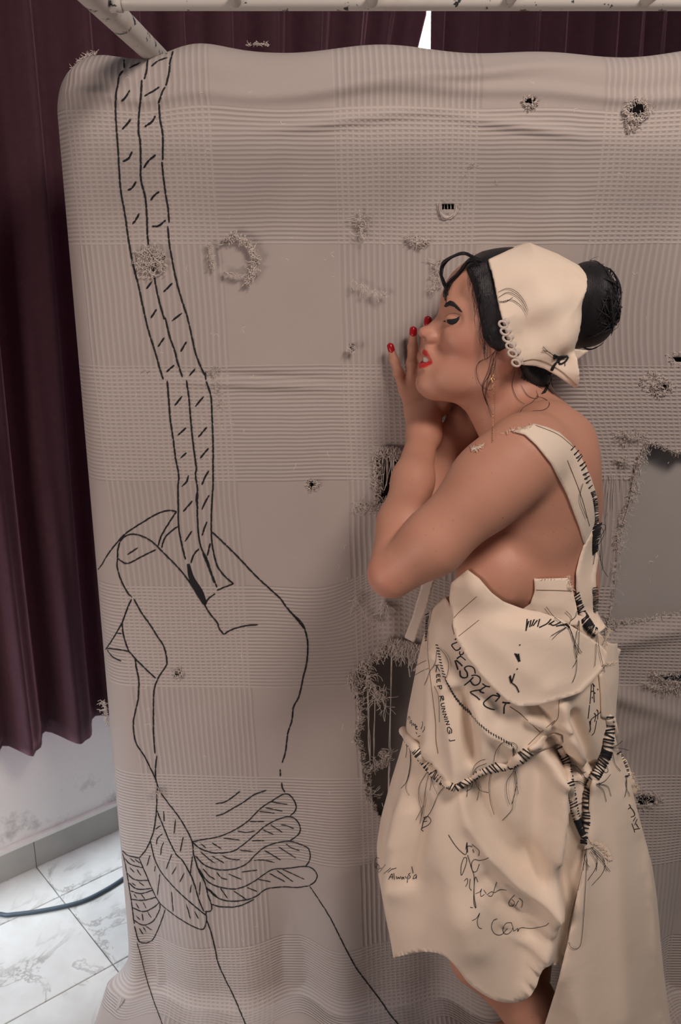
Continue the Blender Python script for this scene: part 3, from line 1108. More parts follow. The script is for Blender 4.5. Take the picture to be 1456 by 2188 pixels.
hx, hy, hz, hsl = HEADG
hair = Field((hx[1], hy[1], hz[1]), (hx[-2], hy[-2], hz[-2]))
hair.x, hair.y, hair.z = hx, hy, hz
HR = [(1012, 556), (996, 572), (1006, 600), (1014, 636), (1022, 680), (1028, 718), (1042, 738), (1060, 748), (1078, 738), (1094, 760), (1104, 780), (1125, 800), (1160, 815), (1190, 800), (1215, 790), (1262, 760), (1270, 560), (1130, 505), (1040, 530)]
hp2 = XZ(HR, YC - 0.045)
gx, gz = np.meshgrid(hx, hz, indexing='ij')
hreg = poly_sdf(gx, gz, [tuple(p) for p in hp2]).astype(np.float32)[:, None, :]
a_, b_ = HEADF - 0.0075, np.broadcast_to(hreg, HEADF.shape)
k_ = 0.012
h_ = np.maximum(k_ - np.abs(a_ - b_), 0) / k_
hair.F = np.maximum(a_, b_) + h_ * h_ * k_ * 0.25
hair.ell(H(1258, 630), (0.040, 0.055, 0.052), 0.012)
hair.ell(H(1268, 672), (0.036, 0.050, 0.048), 0.012)
hair.ell(H(1240, 660), (0.040, 0.050, 0.060), 0.02)
hair.ell(H(1136, 800, -0.030), (0.028, 0.030, 0.026), 0.014)
hair.ell(H(1140, 825, -0.034), (0.017, 0.020, 0.020), 0.014)
V_, F_ = surface_nets(hair.F, hx, hy, hz)
hairo = adopt(make_mesh('hair', V_, F_, M_HAIR), woman)
BVH_HEAD = bvh_of([bodyo, hairo])

# cap
def cap_field():
    cf = Field((0.14, 1.35, 1.36), (0.50, 1.60, 1.69))
    poly = [((1033, 553), 0), ((1080, 534), 0), ((1130, 518), 0), ((1190, 542), 0), ((1245, 572), 0), ((1243, 640), -0.05), ((1240, 690), -0.06), ((1234, 730), -0.07), ((1229, 748), -0.07), ((1231, 775), -0.07), ((1235, 822), -0.07), ((1230, 830), -0.07),
            ((1213, 818), -0.07), ((1188, 801), -0.075), ((1164, 788), -0.08), ((1139, 780), -0.08), ((1116, 777), -0.08), ((1098, 775), -0.08), ((1085, 738), -0.08), ((1072, 690), -0.08), ((1064, 660), -0.07), ((1052, 610), -0.05)]
    q = np.array([H(p[0], p[1], d)[[0, 2]] for p, d in poly])
    gx, gz = np.meshgrid(cf.x, cf.z, indexing='ij')
    d2 = poly_sdf(gx, gz, [tuple(p) for p in q])
    dt = line_dist(gx, gz, [tuple(p) for p in q[:5]])
    db = line_dist(gx, gz, [tuple(p) for p in q[4:9]])
    w = 0.0935 * np.sqrt(1 - (1 - np.clip(dt / 0.105, 0, 1)) ** 2)
    wb = 0.062 + 0.033 * np.sqrt(1 - (1 - np.clip(db / 0.05, 0, 1)) ** 2)
    w = np.minimum(w, wb)
    ins_ = (HEADF < 0.0085)
    hw = np.where(ins_, np.abs(hy - YC)[None, :, None], 0).max(1)
    for _ in range(6):
        hw = (hw + np.roll(hw, 1, 0) + np.roll(hw, -1, 0) + np.roll(hw, 1, 1) + np.roll(hw, -1, 1)) / 5
    ix = np.clip(np.searchsorted(hx, cf.x), 0, len(hx) - 1)
    iz = np.clip(np.searchsorted(hz, cf.z), 0, len(hz) - 1)
    hwl = hw[np.ix_(ix, iz)] + 0.0085
    kk = 0.01
    hh = np.maximum(kk - np.abs(w - hwl), 0) / kk
    w = np.maximum(w, hwl) + hh * hh * kk / 4
    # soft dents in the stiff cotton
    w = w + 0.004 * np.sin(gx * 55 + gz * 30) * np.clip(dt / 0.06, 0, 1) + 0.003 * np.sin(gz * 90 - gx * 40) * np.clip(dt / 0.06, 0, 1)
    kx = H(1205, 765, -0.08)
    w = w - 0.012 * np.exp(-(((gx - kx[0]) / 0.012) ** 2 + ((gz - kx[2]) / 0.012) ** 2))
    # neck side tucks in under the nape
    w = np.where(gz < 1.47, w - 0.020 * np.clip((1.47 - gz) / 0.06, 0, 1) * np.clip((gx - 0.28) / 0.06, 0, 1), w)
    w = w.astype(np.float32)[:, None, :]
    d2 = d2.astype(np.float32)[:, None, :]
    yy = np.abs(cf.y - YC).astype(np.float32)[None, :, None]
    out = np.maximum(yy - w, d2)
    inn = np.maximum(yy - (w - 0.0062), -(dt.astype(np.float32)[:, None, :] - 0.016) + 0 * yy)
    inn = np.maximum(inn, (-w + 0.02))
    cf.F = np.maximum(out, -inn)
    return cf


cf = cap_field()
V_, F_ = surface_nets(cf.F, cf.x, cf.y, cf.z)
m = NT('cream_cotton')
nz_ = m.noise(6, 4)
stn = m.ramp(m.noise(11, 5, rough=0.6), [(0.55, 0.0), (0.8, 1.0)])
weave = m.noise(800, 2)
c_ = m.mix(nz_, (0.79, 0.645, 0.51), (0.86, 0.73, 0.605))
m.set(Base_Color=m.mix(m.math('MULTIPLY', stn, 0.25), c_, (0.45, 0.33, 0.22)), Roughness=0.82, Sheen_Weight=0.15)
m.bump(m.math('ADD', m.math('MULTIPLY', weave, 0.25), m.noise(22, 3, dist=0.8)), 0.22, 0.004)
M_COTTON = m.m
M_THREAD = simple_mat('black_thread', (0.006, 0.007, 0.010), 0.7)
M_INK = simple_mat('black_ink', (0.012, 0.012, 0.016), 0.6)
M_CREAMTH = simple_mat('cream_loose_thread', (0.70, 0.63, 0.585), 0.95)
M_LOOP = simple_mat('cream_cord', (0.66, 0.57, 0.50), 0.9, 0.1, 300, 0.3, 900)
cap = adopt(make_mesh('cap', V_, F_, M_COTTON), woman)
cap['label'] = 'cream cotton cap with a row of button loops tied over dark hair'
capo = cap
BVH_CAP = bvh_of([capo, bodyo, hairo])

def flat_patch(name, poly, base, off, mat, parent, step=7, bulge=0.0, bw=20.0, ridges=(), thick=0.0018, Yfix=None, wig=0.0, extra=None, relax=0):
    """a piece of cloth cut to a pixel outline and laid on what is behind it"""
    pl = resample(np.vstack([poly, poly[:1]]), step)[:-1]
    if wig:
        pl = pl + np.random.RandomState(len(name)).randn(*pl.shape) * wig
    x0, y0 = pl.min(0)
    x1, y1 = pl.max(0)
    gx, gy = np.meshgrid(np.arange(x0, x1, step), np.arange(y0, y1, step))
    gx, gy = gx.ravel(), gy.ravel()
    sd = poly_sdf(gx, gy, [tuple(p) for p in pl])
    k = sd < -step * 0.6
    pts = np.vstack([pl, np.column_stack([gx[k], gy[k]])])
    n = len(pl)
    res = delaunay_2d_cdt([Vector(p) for p in pts], [(i, (i + 1) % n) for i in range(n)], [list(range(n))], 1, 1e-4)
    pv = np.array([tuple(p) for p in res[0]])
    sd = np.maximum(-poly_sdf(pv[:, 0], pv[:, 1], [tuple(p) for p in pl]), 0)
    o = off + bulge * (1 - np.exp(-sd / bw))
    for line, amp, wd in ridges:
        o = o + amp * np.exp(-(line_dist(pv[:, 0], pv[:, 1], line) / wd) ** 2)
    if extra is not None:
        o = o + extra(pv[:, 0], pv[:, 1])
    if Yfix is not None:
        W3 = P(pv[:, 0], pv[:, 1], Yfix if np.isscalar(Yfix) else Yfix(pv[:, 0], pv[:, 1]))
        dr = ray(pv[:, 0], pv[:, 1])
        W3 = W3 - dr / np.linalg.norm(dr, axis=1)[:, None] * o[:, None]
    else:
        # relax the distances so cloth spans hollows instead of shrink-wrapping them
        d0 = hits(base, pv, 0.0)
        dist = np.linalg.norm(d0 - np.array([0, 0, CAMZ]), axis=1) - o
        if relax:
            nb = [set() for _ in range(len(pv))]
            for f in res[2]:
                for q0 in range(len(f)):
                    nb[f[q0]].add(f[q0 - 1])
                    nb[f[q0 - 1]].add(f[q0])
            mx = max(len(q0) for q0 in nb)
            NB = np.array([list(q0) + [i0] * (mx - len(q0)) for i0, q0 in enumerate(nb)])
            base_d = dist.copy()
            for _ in range(relax):
                dist = np.minimum(base_d, dist[NB].mean(1))
            for _ in range(6):
                dist = 0.5 * dist + 0.5 * dist[NB].mean(1)
        dr = ray(pv[:, 0], pv[:, 1])
        W3 = dr / np.linalg.norm(dr, axis=1)[:, None] * dist[:, None] + np.array([0, 0, CAMZ])
    ob = make_mesh(name, W3, [tuple(f) for f in res[2]], mat)
    # faces towards the viewer
    nrm = np.array([p.normal.dot(p.center - ORG) for p in ob.data.polygons])
    if (nrm > 0).sum() > len(nrm) / 2:
        ob.data.flip_normals()
    md = ob.modifiers.new('thickness', 'SOLIDIFY')
    md.thickness = thick
    md.offset = -1
    if parent is not None:
        adopt(ob, parent)
    return ob


def strokes(name, lines, r, mat, parent, base, off=0.0012, step=4.0, smooth=True, sides=5, taper=False, kind=None, even=True):
    t = Tubes()
    for ln in lines:
        ln = np.asarray(ln, float)
        if len(ln) == 1:
            ln = np.vstack([ln[0] - [0.8, 0.8], ln[0] + [0.8, 0.8]])
        q = smooth_line(ln, 6) if smooth and len(ln) > 2 else ln
        q = resample(q, step)
        w = hits(base, q, off)
        if even and len(w) > 4:
            w[1:-1] = 0.25 * w[:-2] + 0.5 * w[1:-1] + 0.25 * w[2:]
        rr = r if not taper else r * (0.35 + 0.65 * np.sin(np.linspace(0.25, math.pi - 0.2, len(w))))
        t.add(w, rr, sides)
    return t.build(name, mat, parent, kind)


Z7 = lambda p: T(6.067, 1040, 640, p)
# tied flap at the back
flat_patch('tie_flap', np.array(Z7([(1120, 640), (1330, 662), (1160, 800), (1120, 760)])), None, 0.0, M_COTTON, cap, 5, Yfix=YC - 0.052)
strokes('hem_stitching', [Z7([(480, 800), (600, 775), (740, 800), (860, 860), (1010, 960), (1170, 1110)])], 0.0007, simple_mat('tan_seam', (0.35, 0.25, 0.16), 0.8), cap, BVH_CAP, 0.0006)
for c in ((205, 322), (228, 415), (258, 505), (298, 605), (325, 700), (372, 822)):
    px, py = Z7([c])[0]
    cw = hits(BVH_CAP, [(px + 5, py)], 0.004)[0]
    t = Tubes()
    a = np.linspace(0, 2 * math.pi, 18, endpoint=False)
    rx, rz = 0.0062, 0.0046
    t.add(np.stack([cw[0] - 0.0025 + rx * np.cos(a), np.full(18, cw[1] - 0.001), cw[2] + rz * np.sin(a) - 0.25 * rx * np.cos(a)], 1), 0.0019, 7, closed=True)
    t.build('button_loop', M_LOOP, cap)
for c in ((262, 285), (292, 395), (318, 480), (348, 580), (408, 672), (432, 775)):
    px, py = Z7([c])[0]
    cw = hits(BVH_CAP, [(px, py)], 0.004)[0]
    a, b = np.meshgrid(np.linspace(0, math.pi, 9), np.linspace(0, 2 * math.pi, 14, endpoint=False), indexing='ij')
    V = np.stack([cw[0] + 0.0054 * np.sin(a) * np.cos(b), cw[1] - 0.0032 * np.cos(a), cw[2] + 0.0054 * np.sin(a) * np.sin(b)], -1).reshape(-1, 3)
    F = [(i * 14 + j, i * 14 + (j + 1) % 14, (i + 1) * 14 + (j + 1) % 14, (i + 1) * 14 + j) for i in range(8) for j in range(14)]
    adopt(make_mesh('button', V, F, M_LOOP), cap)
strokes('tie_thread', [Z7(p) for p in ([(870, 770), (960, 740), (1050, 740)], [(870, 745), (950, 765), (1055, 735)], [(880, 720), (950, 750), (1040, 735)], [(1060, 745), (1030, 800), (960, 840), (935, 810), (990, 750), (1050, 735)],
                                      [(940, 780), (880, 860), (840, 960)], [(930, 790), (850, 880), (835, 960)])], 0.0015, M_THREAD, cap, BVH_CAP, 0.002)
strokes('tie_thread_end', [Z7(p) for p in ([(870, 725), (790, 670), (735, 610)], [(870, 730), (800, 675), (720, 668)], [(835, 970), (840, 1050), (860, 1130)], [(780, 1080), (800, 1150), (865, 1225)], [(1020, 800), (1020, 860)])], 0.0005, M_THREAD, cap, BVH_CAP, 0.002, kind='stuff')
strokes('nape_stitching', [Z7(p) for p in [[(720 + k * 16 - 0.28 * k * k, 1215 - k * 21), (770 + k * 9, 1195 - k * 19)] for k in range(12)]], 0.0011, M_THREAD, cap, BVH_CAP, 0.003, kind='stuff')

# brows, lashes, teeth
Z6 = lambda p: T(7.28, 880, 600, p)
flat_patch('eyebrow', np.array(Z6([(500, 395), (530, 345), (600, 305), (660, 330), (720, 395), (790, 495), (730, 465), (660, 405), (590, 385), (530, 415)])), BVH_BODY, 0.0012, M_HAIR, woman, 3, thick=0.002)
flat_patch('eyelashes', np.array(Z6([(485, 630), (560, 600), (640, 595), (700, 580), (745, 545), (740, 600), (700, 655), (640, 685), (590, 680), (550, 650)])), BVH_BODY, 0.0008, M_THREAD, woman, 3, thick=0.0015)
strokes('eyelid_crease', [Z6([(520, 560), (580, 520), (660, 505), (730, 520), (765, 545)])], 0.00035, simple_mat('lid_shadow', (0.16, 0.055, 0.04), 0.8), woman, BVH_BODY, 0.0001, 2.0)  # shade in the lid crease painted as a thin brown stroke
M_TEETH = simple_mat('tooth_enamel', (0.74, 0.70, 0.66), 0.25)
a, b = np.meshgrid(np.linspace(-1, 1, 15), np.linspace(0, 1, 6), indexing='ij')
c0 = H(909, 761)
tv_ = np.stack([c0[0] + 0.012 * a * a, YC + 0.0155 * a, c0[2] - 0.0085 * b - 0.001 * np.abs(np.sin(a * 9))], -1).reshape(-1, 3)
tf_ = [(i * 6 + j, i * 6 + j + 1, (i + 1) * 6 + j + 1, (i + 1) * 6 + j) for i in range(14) for j in range(5)]
to = adopt(make_mesh('teeth', tv_, tf_, M_TEETH), woman)
md = to.modifiers.new('thickness', 'SOLIDIFY')
md.thickness = 0.003
# nails
M_NAIL = simple_mat('red_nail_varnish', (0.42, 0.008, 0.018), 0.18, 0.05)
for p0, p1, r in NAILS[:3]:
    ax = (p1 - p0) / np.linalg.norm(p1 - p0)
    sd_ = np.cross(ax, [0, 1, 0])
    sd_ /= np.linalg.norm(sd_)
    out_ = np.cross(sd_, ax)
    if out_[1] > 0:
        out_ = -out_
    a, b = np.meshgrid(np.linspace(-1, 1, 9), np.linspace(-1, 1, 11), indexing='ij')
    wdt = 0.0062 * np.sqrt(np.clip(1 - np.abs(b) ** 3.5, 0.02, 1)) * r / 0.0068
    q = p1 + ax * 0.0012
    V = (q + (a * wdt)[..., None] * sd_ + (b * 0.0085)[..., None] * ax + (r * 1.16 - 0.0036 * a * a - 0.0020 * (b > 0) * b * b)[..., None] * out_).reshape(-1, 3)
    F = [(i * 11 + j, i * 11 + j + 1, (i + 1) * 11 + j + 1, (i + 1) * 11 + j) for i in range(8) for j in range(10)]
    no = adopt(make_mesh('fingernail', V, F, M_NAIL), woman)
    md = no.modifiers.new('thickness', 'SOLIDIFY')
    md.thickness = 0.0012
    md.offset = 0

# loose hair
ZH = lambda p: T(2.427, 780, 480, p)
def free_strands(name, items, mat, parent):
    t = Tubes()
    for ln, Y, r in items:
        q = smooth_line(np.array(ln), 8)
        YY = np.linspace(Y[0], Y[1], len(q)) if isinstance(Y, tuple) else np.full(len(q), Y)
        w = P(q[:, 0], q[:, 1], YY)
        t.add(w, r * (0.3 + 0.7 * np.sin(np.linspace(0.9, math.pi - 0.15, len(w)))), 5)
    return t.build(name, mat, parent, 'stuff')


fr_ = []
rg = np.random.RandomState(11)
for base_, cnt, r in ((ZH([(590, 185), (520, 152), (455, 165), (408, 205), (395, 250), (408, 300), (428, 340), (425, 410)]), 9, 0.0009),
                      (ZH([(610, 180), (545, 190), (505, 230), (465, 275), (432, 310), (418, 365), (430, 420)]), 9, 0.0009),
                      (ZH([(620, 190), (560, 170), (520, 210), (490, 250), (450, 290), (430, 340)]), 6, 0.0009)):
    for k in range(cnt):
        j = rg.randn(2) * 1.5
        fr_.append((np.array(base_) + j + rg.randn(len(base_), 2) * 1.3, (YC - 0.045 + rg.randn() * 0.006, YC - 0.03 + rg.randn() * 0.005), r))
free_strands('fringe_curl', fr_, M_HAIR, woman)
sd_items = [ZH([(690, 640), (640, 690), (592, 712), (578, 760), (598, 830), (650, 862), (672, 838)]), ZH([(692, 640), (662, 720), (632, 830), (625, 900), (650, 960), (665, 990)]), ZH([(668, 665), (656, 760), (620, 820), (612, 870), (640, 950), (655, 1000)]),
            ZH([(685, 655), (672, 740), (655, 800), (630, 860), (640, 900)]), ZH([(680, 650), (655, 690), (640, 760), (610, 830), (615, 880), (640, 940)]),
            ZH([(690, 350), (740, 330), (790, 350), (830, 400), (850, 450)]), ZH([(695, 405), (760, 390), (815, 425), (845, 470)]), ZH([(692, 378), (745, 350), (805, 385), (840, 440)]), ZH([(690, 395), (730, 400), (770, 375)]),
            ZH([(900, 880), (870, 920), (820, 950), (800, 990)]), ZH([(890, 890), (930, 900), (960, 930), (930, 960), (870, 965)]), ZH([(780, 760), (765, 830), (790, 900), (830, 930)]), ZH([(810, 830), (850, 890), (900, 900), (890, 860)]),
            ZH([(555, 330), (565, 380), (585, 420)]), ZH([(590, 300), (600, 380), (590, 440), (605, 520)])]
strokes('loose_strands', sd_items, 0.00045, M_HAIR, woman, BVH_CAP, 0.0022, taper=True, kind='stuff')
fly = []
for k in range(170):
    a0 = rg.uniform(-1.5, 1.3)
    c = np.array([1262, 645]) + np.array([47 * math.cos(a0), 74 * math.sin(a0)]) * rg.uniform(0.85, 1.0)
    d = np.array([math.cos(a0 + rg.randn() * 0.5), math.sin(a0 + rg.randn() * 0.5)])
    L = rg.uniform(6, 22)
    n_ = np.array([-d[1], d[0]]) * rg.choice([-1, 1])
    fly.append(([c - d * 8, c + d * L * 0.5, c + d * L * 0.8 + n_ * L * 0.5, c + d * L * 0.5 + n_ * L * 1.1], YC + rg.uniform(-0.03, 0.03), 0.0004))
for k in range(70):
    u = rg.rand()
    x = np.interp(u, [0, 0.3, 0.6, 1], [1000, 1012, 1024, 1040]) + rg.uniform(-2, 5)
    y = np.interp(u, [0, 0.3, 0.6, 1], [578, 630, 700, 742])
    fly.append(([(x + 12, y - 40), (x + 3, y - 12), (x - rg.uniform(-3, 4), y + 10), (x + rg.uniform(-4, 8), y + rg.uniform(22, 40))], YC - 0.064 - 0.010 * u, 0.00022))
for k in range(70):
    x, y = rg.uniform(1098, 1165), rg.uniform(790, 835)
    fly.append(([(x + 6, y - 18), (x, y), (x - rg.uniform(-4, 8), y + rg.uniform(10, 20)), (x - rg.uniform(-12, 14), y + rg.uniform(22, 44))], YC - 0.060, 0.00022))
for k in range(60):
    x, y = rg.uniform(1105, 1185), rg.uniform(835, 862)
    fly.append(([(x, y), (x + rg.uniform(-8, 10), y + rg.uniform(6, 14)), (x + rg.uniform(-25, 25), y + rg.uniform(5, 28))], YC - rg.uniform(0.03, 0.05), 0.0003))
bt = Tubes()
for k in range(90):
    c = H(1262, 650)
    ax3 = rg.randn(3)
    ax3[1] *= 0.6
    ax3 /= np.linalg.norm(ax3)
    u1 = np.cross(ax3, [0.3, 1, 0.2])
    u1 /= np.linalg.norm(u1)
    u2 = np.cross(ax3, u1)
    a = np.linspace(0, rg.uniform(1.2, 2.6), 16) + rg.uniform(0, 6.28)
    tl = rg.uniform(-0.5, 0.5)
    dirv = np.cos(a)[:, None] * u1 + np.sin(a)[:, None] * u2 + ax3 * tl
    dirv /= np.linalg.norm(dirv, axis=1)[:, None]
    w_ = c + dirv * np.array([0.042, 0.057, 0.064]) * (1.0 + 0.05 * rg.randn()) + np.array([0.004, 0, 0])
    bt.add(w_, 0.0016 * np.sin(np.linspace(0.15, math.pi - 0.15, 16)), 5)
bt.build('bun_strands', M_HAIR, woman, 'stuff')
free_strands('flyaway_hair', fly, M_HAIR, woman)

# earring: gold star on a fine chain
M_GOLD = simple_mat('gold', (0.85, 0.55, 0.30), 0.25, 0.05, Metallic=1.0)
ZE = lambda p: T(7.28, 880, 600, p)
sx, sy = 1053, 811
t = Tubes()
cw = hits(BVH_CAP, [(sx, sy)], 0.005)[0]
for dx, dz in ((1, 0), (-1, 0), (0, 1.25), (0, -1.25), (0.5, 0.5), (-0.5, 0.5), (0.5, -0.5), (-0.5, -0.5)):
    t.add([cw, cw + np.array([dx, 0, dz]) * 0.0035, cw + np.array([dx, 0, dz]) * 0.0062], np.array([0.0014, 0.0007, 0.0002]), 6)
ear = t.build('earring', M_GOLD, woman)
ear['label'] = 'gold star drop earring on a fine chain'
ch_ = hits(BVH_CAP, [(1054, 782 + k * 2.4) for k in range(68)], 0.004)
t = Tubes()
for k in range(67):
    if k % 2 == 0:
        t.add([ch_[k], ch_[k + 1]], 0.0006, 5)
    else:
        t.add([ch_[k] * 0.7 + ch_[k + 1] * 0.3, ch_[k] * 0.3 + ch_[k + 1] * 0.7], 0.0004, 4)
t.build('chain', M_GOLD, ear, 'stuff')
# ------------------------------------------------------------------ dress
rows = [(1262, 950, 1290), (1300, 925, 1296), (1340, 918, 1302), (1400, 900, 1306), (1480, 884, 1300), (1540, 872, 1297), (1575, 868, 1306), (1620, 858, 1322), (1700, 834, 1348), (1780, 813, 1372), (1840, 804, 1386), (1900, 807, 1393), (2000, 823, 1399),
        (2060, 836, 1404), (2140, 850, 1415), (2250, 870, 1436), (2360, 890, 1455)]
ry = np.array([r[0] for r in rows], float)
yy = np.arange(1262, 2360, 6.0)
xl = np.interp(yy, ry, [r[1] for r in rows])
xr = np.interp(yy, ry, [r[2] for r in rows])
for _ in range(3):
    xl[1:-1] = 0.25 * xl[:-2] + 0.5 * xl[1:-1] + 0.25 * xl[2:]
    xr[1:-1] = 0.25 * xr[:-2] + 0.5 * xr[1:-1] + 0.25 * xr[2:]
YD = 1.412
NTH = 260
th_ = np.linspace(0, 2 * math.pi, NTH, endpoint=False)
pl_, pr_ = P(xl, yy, YD), P(xr, yy, YD)
cx_ = (pl_[:, 0] + pr_[:, 0]) / 2
ax_ = (pr_[:, 0] - pl_[:, 0]) / 2
bz_ = np.interp(yy, [1262, 1400, 1560, 1640, 1800, 2000, 2360], [0.138, 0.150, 0.152, 0.158, 0.168, 0.174, 0.174])
ex = 0.85
cs, sn = np.cos(th_), np.sin(th_)
X = cx_[:, None] + ax_[:, None] * np.sign(cs) * np.abs(cs) ** ex
Y = YD + bz_[:, None] * np.sign(sn) * np.abs(sn) ** ex
Zd = np.repeat(pl_[:, 2][:, None], NTH, 1)
DV = np.stack([X, Y, Zd], -1)
pxy = proj(DV)
RID = [
    ([(988, 1695), (1012, 1760), (1056, 1828), (1112, 1886), (1180, 1932)], 0.004, 10),
    ([(1015, 1730), (1040, 1790), (1085, 1840), (1150, 1890)], -0.005, 14),
    ([(1198, 1650), (1200, 1740), (1190, 1830)], 0.008, 8),
    ([(1090, 1900), (1130, 1925), (1170, 1935)], -0.004, 6), ([(1060, 1930), (1110, 1960), (1160, 1965)], -0.004, 6), ([(1070, 1985), (1120, 2000), (1160, 1998)], -0.003, 6),
    ([(880, 1600), (860, 1700), (840, 1800)], 0.006, 14), ([(1270, 1700), (1262, 1760), (1258, 1800)], 0.008, 10),
    ([(945, 1400), (985, 1470), (1040, 1540), (1090, 1585)], 0.006, 12), ([(975, 1400), (1010, 1450), (1070, 1510)], -0.004, 12),  # fold lines (pixels), height in metres, half width in pixels
    ([(985, 1690), (1005, 1755), (1050, 1825), (1110, 1885), (1185, 1935)], 0.014, 20),
    ([(1005, 1690), (1045, 1760), (1100, 1830), (1180, 1880)], -0.014, 34),
    ([(940, 1690), (950, 1800), (975, 1900), (1010, 2010)], 0.012, 45),
    ([(905, 1720), (890, 1800), (868, 1880)], -0.013, 20),
    ([(870, 1740), (845, 1830), (835, 1900)], 0.010, 25),
    ([(1190, 1640), (1192, 1740), (1180, 1830), (1190, 1930), (1170, 2010), (1140, 2110)], 0.020, 22),
    ([(1160, 1660), (1150, 1760), (1140, 1840)], -0.010, 28),
    ([(1225, 1760), (1222, 1840), (1212, 1930), (1200, 2060)], -0.012, 16),
    ([(1010, 1960), (1060, 2050), (1095, 2140)], 0.014, 50),
    ([(1040, 1880), (1130, 1985), (1180, 2000)], -0.006, 12),
    ([(1030, 1910), (1110, 2010), (1160, 2030)], 0.005, 10),
    ([(905, 2040), (900, 1960), (910, 1900)], -0.012, 35),
    # bodice
    ([(985, 1480), (1000, 1560), (1012, 1615)], -0.018, 16),
    ([(960, 1470), (972, 1560), (985, 1660)], 0.010, 18),
    ([(1035, 1500), (1040, 1560), (1030, 1620)], 0.010, 20),
    ([(930, 1400), (925, 1500), (915, 1600)], 0.006, 18),
    ([(900, 1430), (905, 1530), (900, 1580)], -0.006, 14),
    ([(1140, 1500), (1175, 1545), (1198, 1560)], -0.012, 12),
    ([(1130, 1530), (1170, 1550), (1200, 1545)], 0.010, 10),
    ([(1195, 1500), (1205, 1555), (1235, 1610), (1270, 1660)], 0.016, 14),
    ([(1225, 1530), (1250, 1590), (1268, 1640)], -0.014, 14),
    ([(1180, 1590), (1215, 1630), (1255, 1648)], -0.020, 20),
    ([(1190, 1655), (1230, 1668), (1265, 1665)], 0.010, 12),
    ([(1070, 1560), (1120, 1600), (1170, 1610)], 0.008, 22),
]
off_ = np.zeros(pxy.shape[:2])
for ln, amp, wd in RID:
    off_ += (1.35 if amp < 0.02 or amp > 0 else 1.0) * amp * np.exp(-(line_dist(pxy[..., 0], pxy[..., 1], ln) / wd) ** 2)
# bodice hangs over the skirt
sx_, sy_ = pxy[..., 0], pxy[..., 1]
hemline = [(850, 1555), (978, 1682), (1135, 1605), (1195, 1585), (1265, 1668), (1310, 1560), (1330, 1560)]
below = sy_ > np.interp(sx_, [p[0] for p in hemline], [p[1] for p in hemline])
dd = line_dist(sx_, sy_, hemline)
off_ += np.where(below, -0.005 - 0.016 * np.exp(-dd / 30), 0.005)
near = np.clip(-np.sin(th_) * 3, 0, 1)[None, :]
gen = 0.004 * np.sin(th_ * 9 + 0.004 * yy[:, None]) * np.clip((yy[:, None] - 1650) / 300, 0, 1) + 0.008 * np.sin(th_ * 5 + 1.0) * np.clip((yy[:, None] - 1650) / 400, 0, 1)
nrm_ = np.stack([np.cos(th_)[None] / ax_[:, None], np.sin(th_)[None] / bz_[:, None], np.zeros((len(yy), NTH))], -1)
nrm_ /= np.linalg.norm(nrm_, axis=-1)[..., None]
DV = DV + nrm_ * (off_ * near + gen)[..., None]
DV[..., 1] = np.minimum(DV[..., 1], 1.592)
nr = len(yy)
i, j = np.meshgrid(np.arange(nr - 1), np.arange(NTH), indexing='ij')
a = (i * NTH + j).ravel()
b = (i * NTH + (j + 1) % NTH).ravel()
DF = np.stack([a, a + NTH, b + NTH, b], 1)
V = DV.reshape(-1, 3)
cen = V[DF].mean(1)
pc = proj(cen)
HEM = [(780, 2052), (836, 2048), (852, 2044), (900, 2034), (945, 2040), (975, 2066), (1005, 2104), (1050, 2134), (1090, 2143), (1125, 2135), (1145, 2110), (1158, 2076), (1180, 2062), (1206, 2062), (1226, 2030), (1240, 2200), (1240, 2600), (700, 2600), (700, 2052)]
HEMF = [(700, 2030), (1330, 2010), (1330, 2600), (700, 2600)]
isnear = np.sin(th_)[j.ravel()] < 0.02
cut = in_poly(pc[:, 0], pc[:, 1], HEM) & isnear
cut |= in_poly(pc[:, 0], pc[:, 1], HEMF) & ~isnear
NECK = [(880, 1200), (880, 1325), (905, 1318), (935, 1290), (960, 1272), (1000, 1272), (1060, 1302), (1130, 1308), (1165, 1300), (1220, 1290), (1262, 1330), (1300, 1372), (1340, 1372), (1340, 1200)]
cut |= in_poly(pc[:, 0], pc[:, 1], NECK)
DF = DF[~cut]
# pull the cut rims onto clean curves
ed = np.sort(np.vstack([DF[:, [0, 1]], DF[:, [1, 2]], DF[:, [2, 3]], DF[:, [3, 0]]]), 1)
ue, cn = np.unique(ed, axis=0, return_counts=True)
bv = np.unique(ue[cn == 1])
nearv = np.sin(th_)[bv % NTH] < 0.3
pv_ = proj(V[bv])


def snap(line, sel):
    line = resample(smooth_line(np.array(line, float), 8), 1.0)
    for k in np.where(sel)[0]:
        d = ((line - pv_[k]) ** 2).sum(1)
        if d.min() < 14 ** 2:
            q = line[d.argmin()]
            V[bv[k]] = P(q[0], q[1], V[bv[k]][1])


snap(HEM[1:15], nearv)
snap(NECK[1:13], nearv)
used = np.unique(DF)
rem = np.full(len(V), -1)
rem[used] = np.arange(len(used))
dress = adopt(make_mesh('dress', V[used], rem[DF], M_COTTON), woman)
dress['label'] = 'patchwork cream cotton dress with black thread seams and handwritten words'
md = dress.modifiers.new('thickness', 'SOLIDIFY')
md.thickness = 0.0018
md.offset = -1
BVH_D = bvh_of([dress, bodyo])

Z3d = lambda p: T(2.275, 760, 1180, p)
Z2d = lambda p: T(2.427, 760, 860, p)
Z3b = lambda p: T(5.6, 1080, 1220, p)
Z1d = lambda p: T(5.6, 850, 1350, p)
Z4d = lambda p: T(4.97, 1180, 1420, p)
Z5d = lambda p: T(4.044, 840, 1500, p)
ZL = lambda p: T(3.64, 780, 1720, p)

